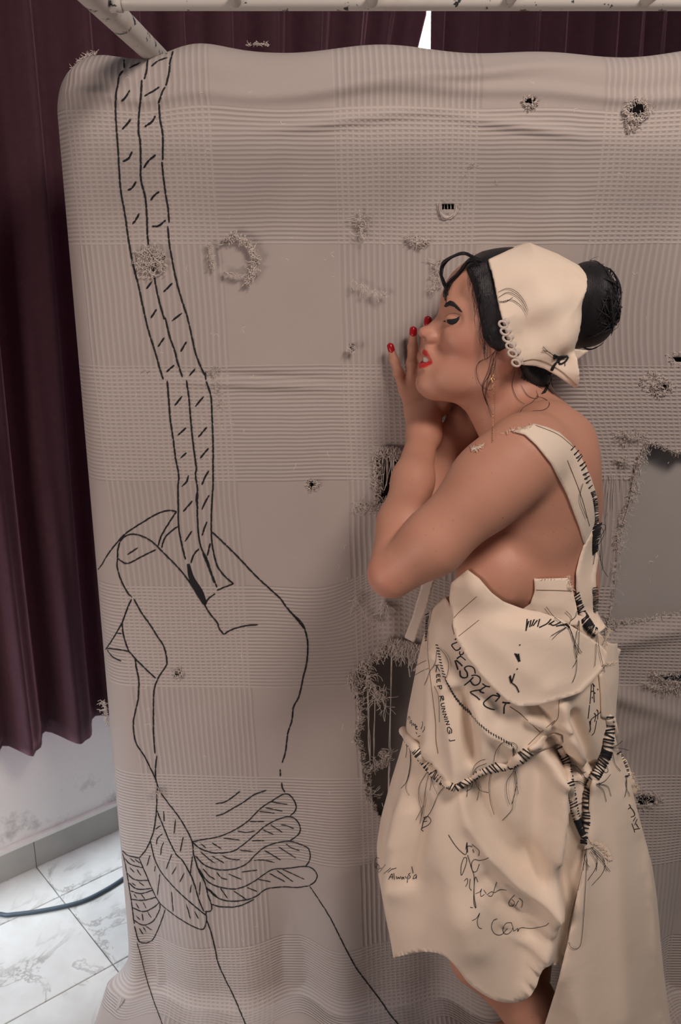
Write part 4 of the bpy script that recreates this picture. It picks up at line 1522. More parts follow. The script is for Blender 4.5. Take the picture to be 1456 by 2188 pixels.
# bib at the back of the armhole, strap over the shoulder, side piece
bib = flat_patch('bib', np.array(Z3d([(870, 130), (950, 128), (1035, 125), (1055, 180), (1075, 260), (1090, 360), (1030, 350), (900, 300), (800, 285), (850, 250), (872, 190)])), BVH_D, 0.006, M_COTTON, dress, 6, bulge=0.004, relax=30)
strap = flat_patch('shoulder_strap', np.array(Z2d([(820, 148), (870, 130), (930, 110), (1000, 128), (1060, 155), (1115, 205), (1165, 270), (1222, 385), (1252, 480), (1264, 600), (1250, 680), (1205, 742), (1190, 735), (1165, 650), (1100, 480), (1020, 320), (940, 220), (880, 165)])), BVH_D, 0.0045, M_COTTON, dress, 5)
side = flat_patch('side_panel', np.array(Z2d([(1185, 745), (1215, 690), (1262, 600), (1266, 780), (1247, 900), (1252, 1080), (1300, 1165), (1250, 1205), (1190, 1125), (1152, 1010), (1145, 960), (1145, 880), (1165, 800)])), BVH_D, 0.008, M_COTTON, dress, 5, bulge=0.006, relax=20)
gath = flat_patch('gathered_edge', np.array(Z3b([(960, 560), (1060, 680), (1120, 740), (1180, 800), (1240, 950), (1220, 1065), (1150, 1060), (1080, 960), (1000, 860), (900, 760), (830, 650), (800, 560), (860, 520)])), BVH_D, 0.007, M_COTTON, dress, 5, bulge=0.004, relax=30)
tabp = flat_patch('frayed_tab', np.array(Z3b([(1215, 840), (1390, 945), (1340, 1090), (1290, 1140), (1170, 1130), (1225, 1060), (1235, 940)])), None, 0.0, M_COTTON, dress, 5, Yfix=1.42, wig=0.5)
BVH_D = bvh_of([dress, bodyo, bib, side, gath])
# pouch flap
flapo = flat_patch('pouch_flap', np.array(Z3d([(545, 85), (600, 125), (660, 195), (720, 240), (815, 275), (900, 290), (1000, 325), (1100, 390), (1190, 450), (1228, 490), (1225, 525), (1200, 570), (1150, 630), (1100, 680), (1030, 705), (960, 725), (880, 745), (790, 750), (740, 725), (680, 672), (620, 610), (540, 510), (490, 420), (470, 350), (475, 320), (455, 230), (465, 150)])),
                   BVH_D, 0.006, M_COTTON, dress, 6, bulge=0.024, bw=38, relax=60,
                   ridges=((Z3d([(560, 380), (700, 480), (850, 600), (1000, 700)]), 0.006, 14), (Z3d([(800, 480), (950, 560), (1150, 600)]), -0.006, 22), (Z3d([(620, 200), (600, 300), (520, 380)]), -0.003, 8), (Z3d([(700, 320), (860, 380), (1050, 440)]), 0.006, 26), (Z3d([(560, 560), (700, 660), (800, 735)]), 0.008, 14), (Z3d([(900, 690), (1050, 640), (1180, 540)]), 0.009, 16)))
back = flat_patch('back_panel', np.array([(1252, 1790), (1258, 1740), (1262, 1680), (1290, 1600), (1308, 1545), (1322, 1600), (1345, 1660), (1365, 1740), (1384, 1810), (1396, 1900), (1402, 2000), (1408, 2090), (1428, 2200), (1445, 2330), (1120, 2330), (1165, 2188), (1190, 2110), (1215, 2010), (1232, 1920), (1246, 1840)], float), BVH_D, 0.010, M_COTTON, dress, 8, bulge=0.010, bw=14, relax=40,
                  ridges=(([(1300, 1640), (1322, 1760), (1332, 1900), (1345, 2180)], 0.014, 22), ([(1275, 1750), (1285, 1900), (1290, 2180)], -0.008, 24), ([(1360, 1800), (1368, 2000), (1385, 2180)], -0.010, 18), ([(1245, 1860), (1222, 1990), (1170, 2190)], 0.014, 16)))
under = flat_patch('back_flap', np.array(Z4d([(505, 105), (540, 95), (600, 270), (660, 480), (710, 720), (650, 860), (640, 600), (530, 560), (525, 300)])), BVH_D, 0.006, M_COTTON, dress, 6)
fold1 = flat_patch('waist_fold', np.array(Z5d([(1170, 390), (1290, 300), (1400, 270), (1456, 290), (1470, 360), (1400, 380), (1290, 420), (1190, 430)])), BVH_D, 0.005, M_COTTON, dress, 4, bulge=0.010, bw=8)
# tape hanging in front, far strap tip between the arms
tape = flat_patch('cotton_tape', np.array(Z3d([(330, 130), (385, 130), (350, 260), (285, 440), (238, 415), (275, 320)])), None, 0.0, M_LOOP, dress, 4, Yfix=1.40)
tip = flat_patch('far_strap', np.array(Z2d([(525, 325), (545, 380), (600, 420), (520, 500), (485, 450), (492, 400)])), None, 0.0, M_COTTON, dress, 4, Yfix=1.40)
far_tab = flat_patch('hip_tab', np.array(Z4d([(690, 900), (790, 1010), (860, 1180), (930, 1340), (880, 1400), (800, 1330), (760, 1200), (700, 1030)])), BVH_D, 0.010, M_COTTON, dress, 5, wig=0.4)
ALLD = [dress, bodyo, bib, side, gath, flapo, back, strap, under, fold1, far_tab]
BVH_A = bvh_of(ALLD)

# ---- welted seams bound with black thread
M_WELT = M_COTTON
rs_ = np.random.RandomState(5)


def bound_seam(line, rpx, gap, thr=0.0009, welt=True, lean=0.3, dense=(), off=0.002):
    q = resample(smooth_line(np.array(line), 8), 3.0)
    w = hits(BVH_A, q, off)
    for _ in range(14):
        w[1:-1] = 0.25 * w[:-2] + 0.5 * w[1:-1] + 0.25 * w[2:]
    rad = np.interp(np.linspace(0, 1, len(q)), np.linspace(0, 1, len(rpx)), rpx) / 1400.0
    if welt:
        t = Tubes()
        t.add(w, rad * (1 + 0.08 * np.sin(np.arange(len(w)) * 0.9)), 10)
        t.build('seam_welt', M_WELT, dress)
    tan = np.gradient(w, axis=0)
    tan /= np.linalg.norm(tan, axis=1)[:, None]
    t = Tubes()
    s = 0.0
    L = np.concatenate([[0], np.cumsum(np.linalg.norm(np.diff(q, axis=0), axis=1))])
    while s < L[-1]:
        u = s / L[-1]
        k = min(int(np.searchsorted(L, s)), len(w) - 1)
        c, tn, r = w[k], tan[k], rad[k] + thr * 0.6
        tv = c - np.array([0, 0, CAMZ])
        tv = -tv / np.linalg.norm(tv)
        sdv = np.cross(tn, tv)
        sdv /= np.linalg.norm(sdv)
        ln = lean + rs_.randn() * 0.16
        a = np.linspace(-0.25, math.pi + 0.25, 12)
        pts = c + (np.cos(a) * r)[:, None] * (sdv + tn * ln) + (np.sin(a) * r * (1.0 if welt else 0.45))[:, None] * tv
        t.add(pts, 1.1 * thr * rs_.uniform(0.8, 1.2), 5)
        g = 0.8 * gap * rs_.uniform(0.7, 1.3)
        for d0, d1 in dense:
            if d0 < u < d1:
                g *= 0.3
        s += g
    return t.build('thread_binding', M_THREAD, dress, 'stuff')


bound_seam(Z5d([(85, 240), (130, 310), (180, 375), (310, 545), (420, 665), (535, 745)]), [11, 13, 13, 13, 12, 8], 5.2, 0.0008, lean=0.1, dense=((0.0, 0.05), (0.5, 0.53)))
bound_seam(Z5d([(550, 745), (640, 685), (760, 605), (880, 570), (1000, 525), (1100, 480), (1175, 425)]), [6, 8, 7, 9, 14, 14, 11], 10.0, 0.0011, dense=((0, 0.06), (0.22, 0.26), (0.70, 0.73)))
bound_seam(Z4d([(90, 880), (140, 1000), (165, 1130), (190, 1280), (215, 1420), (245, 1570), (290, 1700), (340, 1820)]), [8, 9, 9, 9, 9, 8, 7, 6], 8.0, 0.0011, off=0.006, dense=((0, 0.04), (0.78, 0.97)))
bound_seam(Z4d([(605, 560), (610, 660), (600, 780), (592, 900), (545, 1030), (470, 1170), (410, 1270), (377, 1400), (372, 1520), (372, 1640), (362, 1760), (348, 1900)]), [9, 11, 11, 11, 10, 10, 9, 9, 8, 8, 7, 8], 8.5, 0.0013, lean=-0.1, dense=((0, 0.03), (0.24, 0.29), (0.51, 0.55), (0.92, 1.0)))
bound_seam(Z2d([(1125, 240), (1150, 270), (1180, 330), (1205, 410), (1235, 480), (1245, 560), (1250, 640)]), [7, 7, 6, 5, 5, 5, 4], 12.0, 0.0008, welt=False, dense=((0, 0.05), (0.55, 1.0)))
bound_seam(Z2d([(1250, 640), (1240, 700), (1238, 790)]), [9, 9, 6], 4.0, 0.0010, welt=False, lean=0.9)
bound_seam(Z3b([(845, 285), (880, 400), (920, 520), (980, 620), (1030, 700), (1085, 735)]), [7, 7, 8, 9, 9, 8], 5.0, 0.0012, dense=((0.5, 0.6), (0.7, 0.78)))
bound_seam(Z4d([(715, 935), (760, 1020), (790, 1100), (805, 1180)]), [4, 4, 5, 4], 6.0, 0.0008, welt=False)
bound_seam(Z3b([(1080, 200), (1085, 300), (1085, 400), (1080, 480)]), [4, 5, 5, 4], 4.0, 0.0007, welt=False, off=0.003)
bound_seam([(913, 1312), (915, 1330), (913, 1350), (912, 1368)], [3, 4, 4, 3], 4.0, 0.0008, welt=False)

# ---- whip stitches along the curved bodice seam
ln = resample(smooth_line(np.array(Z1d([(470, 160), (495, 270), (520, 390), (550, 500), (580, 590), (620, 660), (690, 780), (780, 890), (870, 975), (960, 1085), (1100, 1200), (1250, 1285), (1365, 1355)])), 6), 6.2)
sts = []
for k, p in enumerate(ln):
    u = k / len(ln)
    L = 5.5 + 4.5 * math.exp(-((u - 0.45) / 0.2) ** 2)
    d = np.array([0.25, 0.97]) if u > 0.25 else np.array([0.9, 0.25])
    d = d * L * rs_.uniform(0.8, 1.2)
    sts.append([tuple(p - d / 2), tuple(p + d / 2)])
strokes('whip_stitches', sts, 0.0008, M_THREAD, dress, BVH_A, 0.001, smooth=False, kind='stuff')

# ---- fine brown construction lines
M_BROWN = simple_mat('brown_seam_line', (0.20, 0.12, 0.07), 0.9)
strokes('seam_line', [Z1d(p) for p in ([(370, 0), (360, 200), (385, 480), (440, 950), (455, 1100), (460, 1300), (485, 1456)], [(440, 650), (490, 780), (500, 1080)])] +
        [Z5d([(1010, 40), (1110, 110), (1270, 260)]), Z5d([(1170, 370), (1270, 270), (1400, 160)]), Z3b([(370, 228), (600, 232), (800, 240)]), Z3d([(590, 215), (490, 305), (470, 350), (480, 400)]), Z3d([(480, 425), (600, 330)]),
         Z2d([(935, 118), (1050, 165), (1130, 230)]), Z2d([(1100, 300), (1170, 480), (1215, 640)]), Z4d([(75, 380), (65, 560), (0, 640)])], 0.0005, M_BROWN, dress, BVH_A, 0.0006, kind='stuff')

# ---- handwriting
GLYPH = {'K': [[(0, 0), (0, 1)], [(0.9, 1), (0.05, 0.45), (0.9, 0)]], 'E': [[(0.85, 1), (0.05, 0.95), (0.05, 0.05), (0.9, 0)], [(0.05, 0.5), (0.7, 0.52)]], 'P': [[(0.1, 0), (0.1, 1)], [(0.1, 1), (0.7, 0.95), (0.85, 0.72), (0.6, 0.48), (0.1, 0.45)]],
         'R': [[(0.05, 0), (0.1, 1)], [(0.1, 1), (0.7, 0.95), (0.8, 0.72), (0.1, 0.45), (0.9, 0)]], 'U': [[(0.05, 1), (0.05, 0.3), (0.4, 0), (0.8, 0.25), (0.85, 1)]], 'N': [[(0.05, 0), (0.1, 1), (0.8, 0.05), (0.85, 1)]], 'I': [[(0.5, 0), (0.5, 1)]], 'G': [[(0.9, 0.85), (0.5, 1), (0.08, 0.6), (0.15, 0.15), (0.55, 0), (0.9, 0.25), (0.9, 0.5), (0.5, 0.48)]], '!': [[(0.6, 1), (0.75, 0.2), (0.3, 0.1)]]}
KEEP = []
for ch_, y0_, y1_, hh_ in (('K', 405, 490, 46), ('E', 512, 556, 40), ('E', 570, 614, 40), ('P', 645, 700, 52), ('R', 770, 840, 46), ('U', 858, 908, 44), ('N', 918, 972, 44), ('N', 985, 1035, 44), ('I', 1042, 1056, 42), ('N', 1070, 1122, 46), ('G', 1135, 1230, 52), ('!', 1275, 1320, 78)):
    for st_ in GLYPH[ch_]:
        KEEP.append([(float(np.interp(y0_ + u * (y1_ - y0_), [400, 530, 655, 830, 950, 1095, 1180, 1310], [448, 466, 474, 512, 530, 575, 596, 612])) + v * hh_, y0_ + u * (y1_ - y0_) - v * 8) for u, v in st_])
WORDS = {
    'written_word_respect': (0.00125, Z1d, [[(712, 125), (650, 155), (665, 190), (700, 222), (740, 208), (752, 185)], [(695, 90)], [(745, 235), (745, 270), (780, 268), (790, 240)], [(765, 270), (740, 300), (710, 322)], [(685, 345), (720, 455)], [(710, 320), (755, 295), (815, 340)], [(700, 340), (740, 375), (775, 410)],
                                  [(930, 500), (915, 440), (870, 412), (825, 415), (800, 440), (830, 490), (830, 540), (790, 552), (750, 530), (745, 465)], [(800, 640), (860, 590), (905, 545)], [(885, 525), (940, 520), (985, 550), (985, 600), (950, 635), (905, 635), (870, 590)],
                                  [(1015, 620), (1060, 650), (1105, 660)], [(1060, 650), (1000, 690), (985, 715), (1030, 735)], [(985, 695), (880, 715), (880, 735), (940, 775), (985, 815)], [(1170, 835), (1220, 770), (1185, 735)], [(1220, 775), (1140, 760), (1080, 800), (1030, 850), (1050, 890), (1110, 920), (1160, 932)],
                                  [(1255, 840), (1300, 848), (1350, 850)], [(1255, 848), (1340, 856)], [(1300, 850), (1275, 900), (1270, 980)]]),
    'written_words_keep_running': (0.0009, Z1d, KEEP),
    'written_word_name': (0.0008, Z1d, [[(125, 1050), (135, 1015), (145, 1020), (150, 1050)], [(172, 1065), (150, 1070), (150, 1095), (170, 1080), (168, 1110)], [(170, 1125), (190, 1095), (195, 1120), (215, 1105), (210, 1140)], [(215, 1150), (235, 1132), (220, 1130), (215, 1160), (242, 1168)], [(295, 1075), (300, 1110), (280, 1165)], [(325, 1130), (320, 1170), (300, 1200)], [(222, 1203), (232, 1222)], [(245, 1255), (272, 1243)]]),
    'drawn_heart': (0.0008, ZL, [[(455, 100), (490, 90), (515, 120), (495, 155), (440, 185), (455, 205)], [(470, 90), (455, 130), (442, 185)], [(460, 130), (485, 125)]]),
    'written_words_god_is_always': (0.0007, ZL, [[(110, 415), (90, 410), (80, 440), (80, 485), (95, 475), (90, 450)], [(100, 460), (90, 485), (102, 500), (115, 480), (102, 460)], [(160, 465), (110, 525), (108, 502), (130, 490)], [(148, 535), (200, 490)], [(180, 525), (215, 495)], [(215, 500), (245, 490)], [(185, 580), (210, 535), (215, 575)], [(190, 560), (220, 560)], [(225, 530), (230, 580)], [(245, 555), (250, 575), (262, 560), (268, 575), (280, 555)],
                                         [(300, 560), (285, 565), (290, 578), (303, 562), (305, 578)], [(315, 555), (325, 572)], [(335, 550), (330, 605)], [(355, 530), (340, 540), (355, 560), (340, 575)], [(365, 480), (375, 530)], [(400, 540), (385, 550), (375, 575), (395, 565), (403, 545), (400, 575)]]),
    'written_words_fast_as_i_can': (0.00062, ZL, [[(650, 232), (700, 310), (750, 365), (788, 382), (795, 290), (785, 345)], [(795, 290), (800, 370)], [(790, 330), (810, 318), (835, 325)], [(835, 308), (870, 335), (890, 360), (885, 395)], [(840, 345), (848, 370)], [(770, 410), (750, 470), (748, 540), (760, 535), (790, 450), (790, 410), (770, 410)], [(800, 390), (830, 490), (850, 560), (850, 700), (865, 800), (848, 760), (850, 640), (860, 560), (880, 600)],
                                         [(890, 432), (850, 425), (830, 460), (840, 515), (870, 515), (890, 460)], [(890, 432), (930, 425), (975, 405)], [(775, 590), (795, 570), (800, 600), (785, 635)], [(820, 575), (815, 640), (830, 665)], [(862, 690), (895, 675), (910, 650), (900, 690), (905, 712), (930, 695)], [(925, 660), (945, 690)], [(950, 700), (985, 675), (1000, 685), (985, 710), (960, 705)], [(1025, 600), (1005, 680), (1050, 660), (1105, 663)],
                                         [(1165, 700), (1130, 740), (1122, 775), (1150, 788), (1165, 760), (1145, 735)], [(1195, 745), (1170, 790)], [(1200, 725), (1225, 750), (1220, 795), (1205, 790)], [(835, 900), (870, 880), (895, 840), (875, 900), (885, 950), (910, 963)], [(820, 795), (840, 800)], [(1030, 885), (1000, 900), (985, 950), (1010, 1000), (1060, 1010), (1110, 960)],
                                         [(1140, 915), (1100, 920), (1075, 960), (1085, 1000), (1120, 1000), (1150, 960), (1140, 915)], [(1150, 940), (1160, 980), (1190, 960), (1190, 985), (1215, 955), (1300, 960), (1400, 940), (1430, 920)]]),
    'written_side_marks': (0.0009, Z4d, [[(430, 200), (455, 230)], [(420, 210), (405, 415)], [(440, 215), (450, 400)], [(415, 285), (440, 280)], [(485, 255), (490, 270)], [(450, 295), (460, 305)], [(428, 342), (432, 358)], [(475, 480), (490, 500), (485, 580)], [(450, 515), (465, 540), (455, 605)], [(525, 480), (500, 520), (420, 580), (410, 640)], [(475, 595), (465, 650), (450, 720), (425, 750)], [(400, 430), (385, 570)], [(400, 600), (410, 680), (400, 715)]]),
    'written_hip_marks': (0.0009, Z4d, [[(820, 1485), (835, 1510), (810, 1535)], [(830, 1510), (870, 1560), (880, 1600), (840, 1620)], [(890, 1620), (865, 1660)], [(895, 1690), (920, 1730)], [(850, 1690), (865, 1730), (880, 1780)], [(870, 1750), (935, 1740)], [(905, 1640), (880, 1700)]]),
    'stitched_marks': (0.0012, Z3b, [[(265, 575), (250, 715)], [(285, 600), (255, 690)], [(310, 590), (295, 670)], [(350, 580), (315, 660)], [(385, 590), (335, 655)], [(415, 575), (390, 665)], [(550, 575), (500, 630), (410, 675)], [(590, 595), (520, 640)], [(665, 610), (580, 650), (530, 625)], [(740, 630), (610, 660)], [(750, 640), (660, 650)], [(735, 630), (770, 670)], [(725, 640), (760, 665)],
                                  [(115, 985), (165, 1085)], [(135, 990), (180, 1080)], [(160, 990), (172, 1060)], [(175, 885)], [(145, 1172)], [(60, 1250), (75, 1330)], [(112, 1230), (80, 1330)], [(75, 1335), (130, 1380), (165, 1450)], [(50, 1265), (70, 1340)]]),
}
for nm, (r, fn, ls) in WORDS.items():
    r *= 0.85
    strokes(nm, [fn(l) for l in ls], r, M_INK if nm != 'stitched_marks' else M_THREAD, dress, BVH_A, 0.0006, step=1.2, kind='stuff', even=False, smooth=(nm != 'written_words_keep_running'))

# ---- loose thread ends
ends = [Z3b(p) for p in ([(760, 660), (800, 740), (840, 850), (920, 980)], [(760, 650), (830, 860), (860, 1050), (815, 1150)], [(770, 660), (830, 860), (890, 990)], [(885, 590), (850, 800), (830, 920), (860, 1060), (850, 1220), (808, 1335)], [(890, 600), (885, 800), (875, 980)], [(735, 670), (640, 720), (550, 775)], [(735, 675), (640, 740), (570, 810)],
                         [(860, 480), (850, 540), (790, 590), (765, 640)], [(730, 480), (790, 540), (795, 590)], [(1090, 760), (1090, 950), (1075, 1140)], [(1105, 770), (1130, 950), (1195, 1210)])]
ends += [Z5d(p) for p in ([(105, 300), (120, 400), (110, 480)], [(140, 370), (155, 500), (140, 620), (110, 740), (140, 810)], [(145, 380), (150, 520), (120, 680), (70, 745)], [(310, 580), (230, 720), (225, 840), (250, 950), (235, 1050)], [(315, 590), (280, 760), (265, 900), (240, 1030)], [(320, 590), (350, 720), (385, 800)], [(440, 735), (390, 800), (330, 940), (270, 1020)], [(325, 600), (330, 690), (320, 765)],
                          [(260, 900), (200, 1020)], [(690, 650), (700, 560), (750, 510), (800, 497)], [(690, 650), (720, 570), (810, 530)], [(695, 650), (745, 740), (730, 850)], [(695, 655), (750, 760), (825, 785)], [(690, 660), (680, 740), (635, 770)], [(640, 690), (645, 760), (640, 820)], [(850, 600), (830, 700), (840, 850), (875, 975)], [(870, 550), (890, 430), (950, 350), (1020, 370)],
                          [(1040, 380), (1070, 480), (1040, 600), (985, 690), (985, 800), (1010, 885)], [(1045, 390), (1050, 560), (1075, 690), (1040, 850), (1030, 930), (945, 1025)], [(1040, 400), (1060, 640), (1085, 795)], [(1035, 400), (1045, 600), (1060, 760), (1030, 880)], [(980, 340), (1060, 360), (1080, 400)])]
ends += [Z4d(p) for p in ([(190, 1065), (260, 1080), (340, 1180), (390, 1260)], [(215, 1245), (290, 1240), (370, 1290)], [(475, 1270), (560, 1240), (625, 1165)], [(475, 1265), (590, 1290), (630, 1395)], [(475, 1270), (545, 1330), (580, 1455)], [(580, 1070), (600, 1140), (540, 1140)], [(270, 1490), (300, 1470), (335, 1470)], [(650, 950), (670, 1050), (730, 1130)], [(640, 880), (700, 850), (750, 810)], [(640, 885), (730, 890), (815, 910)],
                          [(800, 1180), (790, 1290), (830, 1395)], [(795, 1180), (795, 1320), (775, 1405)], [(350, 1960), (345, 2080), (335, 2188)], [(360, 1960), (375, 2080), (380, 2188)], [(365, 1950), (350, 2080), (400, 2150)], [(420, 1940), (480, 2040), (475, 2188)], [(430, 1940), (540, 2040), (570, 2160), (590, 2188)], [(380, 1830), (400, 1880), (415, 1895)], [(320, 1980), (440, 1940)])]
ends += [T(2.092, 760, 1580, p) for p in ([(1030, 510), (1000, 650), (965, 790), (950, 880), (965, 930), (1000, 930), (1015, 870), (1030, 640), (1035, 520)], [(1060, 490), (1110, 540), (1110, 590), (1060, 650)], [(1050, 500), (1080, 560), (1040, 630)], [(1140, 590), (1090, 530), (1060, 500)])]
ends += [Z2d(p) for p in ([(1255, 620), (1290, 680), (1250, 760), (1235, 840)], [(1255, 630), (1300, 640), (1270, 700)], [(1250, 700), (1280, 850), (1310, 905)], [(1260, 600), (1275, 720), (1270, 820)], [(1180, 420), (1165, 500), (1200, 600)], [(1110, 1170), (1030, 1110), (990, 1060)])]
ends += [Z1d(p) for p in ([(470, 230), (460, 330), (430, 410), (385, 470), (350, 570), (320, 640)], [(490, 190), (560, 260), (610, 370), (605, 480), (580, 550)], [(370, 437), (280, 475), (205, 520)], [(340, 345), (280, 370), (230, 400)])]
strokes('loose_thread_ends', ends, 0.00042, M_THREAD, dress, BVH_A, 0.0035, step=3.0, kind='stuff')
# raw cream threads on cut edges
fz = []
for ln, n, L in ((Z3b([(350, 95), (560, 92), (760, 72)]), 14, 3), (Z3b([(770, 70), (780, 180), (850, 250)]), 30, 9), (Z2d([(740, 165), (800, 145), (870, 130), (930, 110)]), 26, 7), (Z3b([(1200, 820), (1240, 760), (1250, 700)]), 40, 14), (Z3b([(1180, 1130), (1340, 1090)]), 30, 6),
                 (T(4.97, 1180, 1420, [(430, 1900), (520, 1920), (590, 1990), (610, 2080)]), 90, 9), (Z2d([(600, 240), (640, 235), (660, 220)]), 40, 9), (Z4d([(860, 1150), (930, 1330)]), 30, 5)):
    q = resample(np.array(ln, float), 1.0)
    for k in range(n):
        p = q[rs_.randint(len(q))]
        d = rs_.randn(2)
        d = d / np.linalg.norm(d) * L * rs_.uniform(0.4, 1.1)
        fz.append([tuple(p - d * 0.4), tuple(p + d * 0.3 + rs_.randn(2)), tuple(p + d)])
strokes('raw_edge_threads', fz, 0.00035, M_COTTON, dress, BVH_A, 0.003, step=3.0, sides=4, kind='stuff')
# ------------------------------------------------------------------ embroidery on the blanket
A1 = lambda p: T(2.8, 80, 60, p)
A2 = lambda p: T(2.6, 160, 680, p)
A3 = lambda p: T(2.6, 160, 1280, p)
A4 = lambda p: T(2.275, 240, 1640, p)
rb = np.random.RandomState(21)


def stitched(name, line, r, wob=0.5, smooth=True):
    q = np.asarray(line, float)
    q = smooth_line(q, 6) if (smooth and len(q) > 2) else q
    q = resample(q, 3.0)
    if len(q) > 4:
        q[1:-1] += rb.randn(len(q) - 2, 2) * wob * 0.4
    ok_ = np.array([BVH_B.ray_cast(ORG, Vector(d_).normalized())[0] is not None for d_ in ray(q[:, 0], q[:, 1])])
    q = q[ok_]
    if len(q) < 3:
        return None
    w = hits(BVH_B, q, 0.0016)
    s = np.arange(len(q)) * 3.0
    per = rb.uniform(17, 24)
    ph = rb.rand()
    st = np.abs(np.sin(math.pi * (s / per + ph)))
    rr = r * (0.45 + 0.55 * np.clip(st * 3.0, 0, 1)) * (0.95 + 0.1 * rb.rand(len(q)))
    rr[0] *= 0.5
    rr[-1] *= 0.5
    t = Tubes()
    t.add(w, rr, 6)
    return t.build(name, M_THREAD, blanket)


ROPE = [A1([(537, 122), (520, 180), (520, 240)]), A1([(512, 255), (490, 285), (480, 345), (470, 400), (468, 500), (475, 620), (485, 760), (490, 860), (500, 980), (525, 1120), (540, 1230), (560, 1350), (580, 1450), (605, 1540), (630, 1660), (660, 1792)]) + A2([(430, 135), (450, 200), (475, 290), (492, 340)]),
        A1([(685, 140), (660, 200), (655, 250), (640, 305)]), A1([(625, 310), (618, 420), (608, 520), (605, 620), (615, 680), (618, 800), (620, 910), (645, 1010), (655, 1130), (658, 1230), (668, 1330)]), A1([(690, 1420), (705, 1520), (730, 1640), (760, 1740)]) + A2([(503, 0), (525, 95), (555, 180), (570, 240), (598, 328)]),
        A1([(822, 70), (810, 150), (795, 200), (790, 260), (770, 345)]), A1([(765, 352), (745, 390), (725, 450)]), A1([(728, 455), (732, 520), (735, 550), (750, 640), (750, 790)]), A1([(745, 800), (755, 900), (770, 1010), (782, 1080), (788, 1165)]), A1([(780, 1185), (790, 1290), (805, 1380), (825, 1480), (850, 1580), (885, 1690)]) + A2([(627, 0), (650, 100), (670, 190), (700, 270), (725, 320)]),
        A2([(513, 348), (520, 430), (530, 560), (545, 660), (560, 780), (577, 870), (573, 950), (575, 1060), (577, 1160), (595, 1260), (615, 1340)]), A2([(620, 343), (635, 450), (645, 580), (660, 720), (675, 830), (670, 870), (682, 960), (680, 1060), (685, 1180), (700, 1270), (735, 1340), (760, 1420), (790, 1495)]), A2([(710, 1300), (745, 1390), (775, 1470)]), A2([(680, 960), (675, 1010), (685, 1060)]),
        A2([(725, 300), (728, 345)]), A2([(730, 350), (740, 380), (757, 440), (763, 560), (768, 700), (768, 840), (768, 920), (760, 1060), (758, 1150), (762, 1250), (780, 1340), (800, 1390), (840, 1440), (883, 1475)]), A2([(883, 1475), (830, 1495), (790, 1512)]), A2([(780, 1530), (740, 1560), (725, 1595)])]
HATCH = [A1(p) for p in ([(550, 240), (580, 225), (618, 208)], [(683, 230), (720, 200), (780, 178)], [(503, 438), (530, 410), (552, 372)], [(640, 408), (690, 380), (730, 352)], [(508, 605), (540, 570), (558, 545)], [(642, 590), (685, 560), (707, 525)], [(510, 798), (545, 780), (567, 738)], [(635, 838), (665, 795), (708, 758)], [(540, 970), (568, 955), (590, 918)], [(678, 1032), (700, 1000), (730, 978)],
                         [(570, 1172), (590, 1145), (608, 1110)], [(686, 1185), (725, 1183), (768, 1148)], [(690, 1415), (725, 1408), (765, 1365)], [(652, 1560), (685, 1518)], [(755, 1578), (808, 1525)], [(680, 1735), (712, 1682)], [(805, 1752), (865, 1705)], [(725, 130), (780, 95), (815, 75)], [(700, 150), (780, 155)])]
HATCH += [A2(p) for p in ([(462, 158), (497, 108)], [(588, 185), (620, 130)], [(510, 298), (553, 260)], [(636, 320), (668, 280)], [(555, 485), (597, 433)], [(670, 492), (690, 465), (716, 435)], [(573, 650), (618, 608)], [(688, 660), (733, 605)], [(588, 777), (620, 747)], [(697, 777), (743, 722)], [(595, 935), (620, 910), (632, 873)], [(706, 925), (725, 880), (745, 847)], [(603, 1073), (653, 1015)], [(706, 1063), (725, 1020), (747, 983)],
                          [(612, 1240), (650, 1183)], [(707, 1207), (733, 1130)], [(645, 1362), (660, 1315), (690, 1280)], [(736, 1320), (752, 1250)])]
FIST = [A2(p) for p in ([(565, 1073), (520, 1068), (460, 1085), (390, 1125), (290, 1190), (240, 1240), (185, 1310), (150, 1370), (110, 1430), (98, 1510)], [(565, 1073), (515, 1150), (480, 1210), (463, 1265)], [(575, 1155), (540, 1180), (500, 1220), (483, 1275)],
                        [(237, 1335), (240, 1280), (255, 1235), (285, 1208), (330, 1200), (385, 1215), (440, 1250), (490, 1300), (550, 1360), (600, 1415), (640, 1470), (680, 1530), (720, 1590), (750, 1640), (790, 1690), (800, 1720), (828, 1757)], [(828, 1757), (870, 1730), (940, 1710), (1018, 1702)], [(237, 1335), (292, 1362), (370, 1325), (450, 1285)], [(292, 1313), (350, 1275)],
                        [(237, 1335), (235, 1380), (255, 1450), (290, 1520), (318, 1550)], [(80, 1350), (118, 1418)], [(760, 1185), (830, 1250), (920, 1340), (1000, 1425), (1080, 1500), (1140, 1555), (1180, 1610), (1240, 1680), (1275, 1725)])]
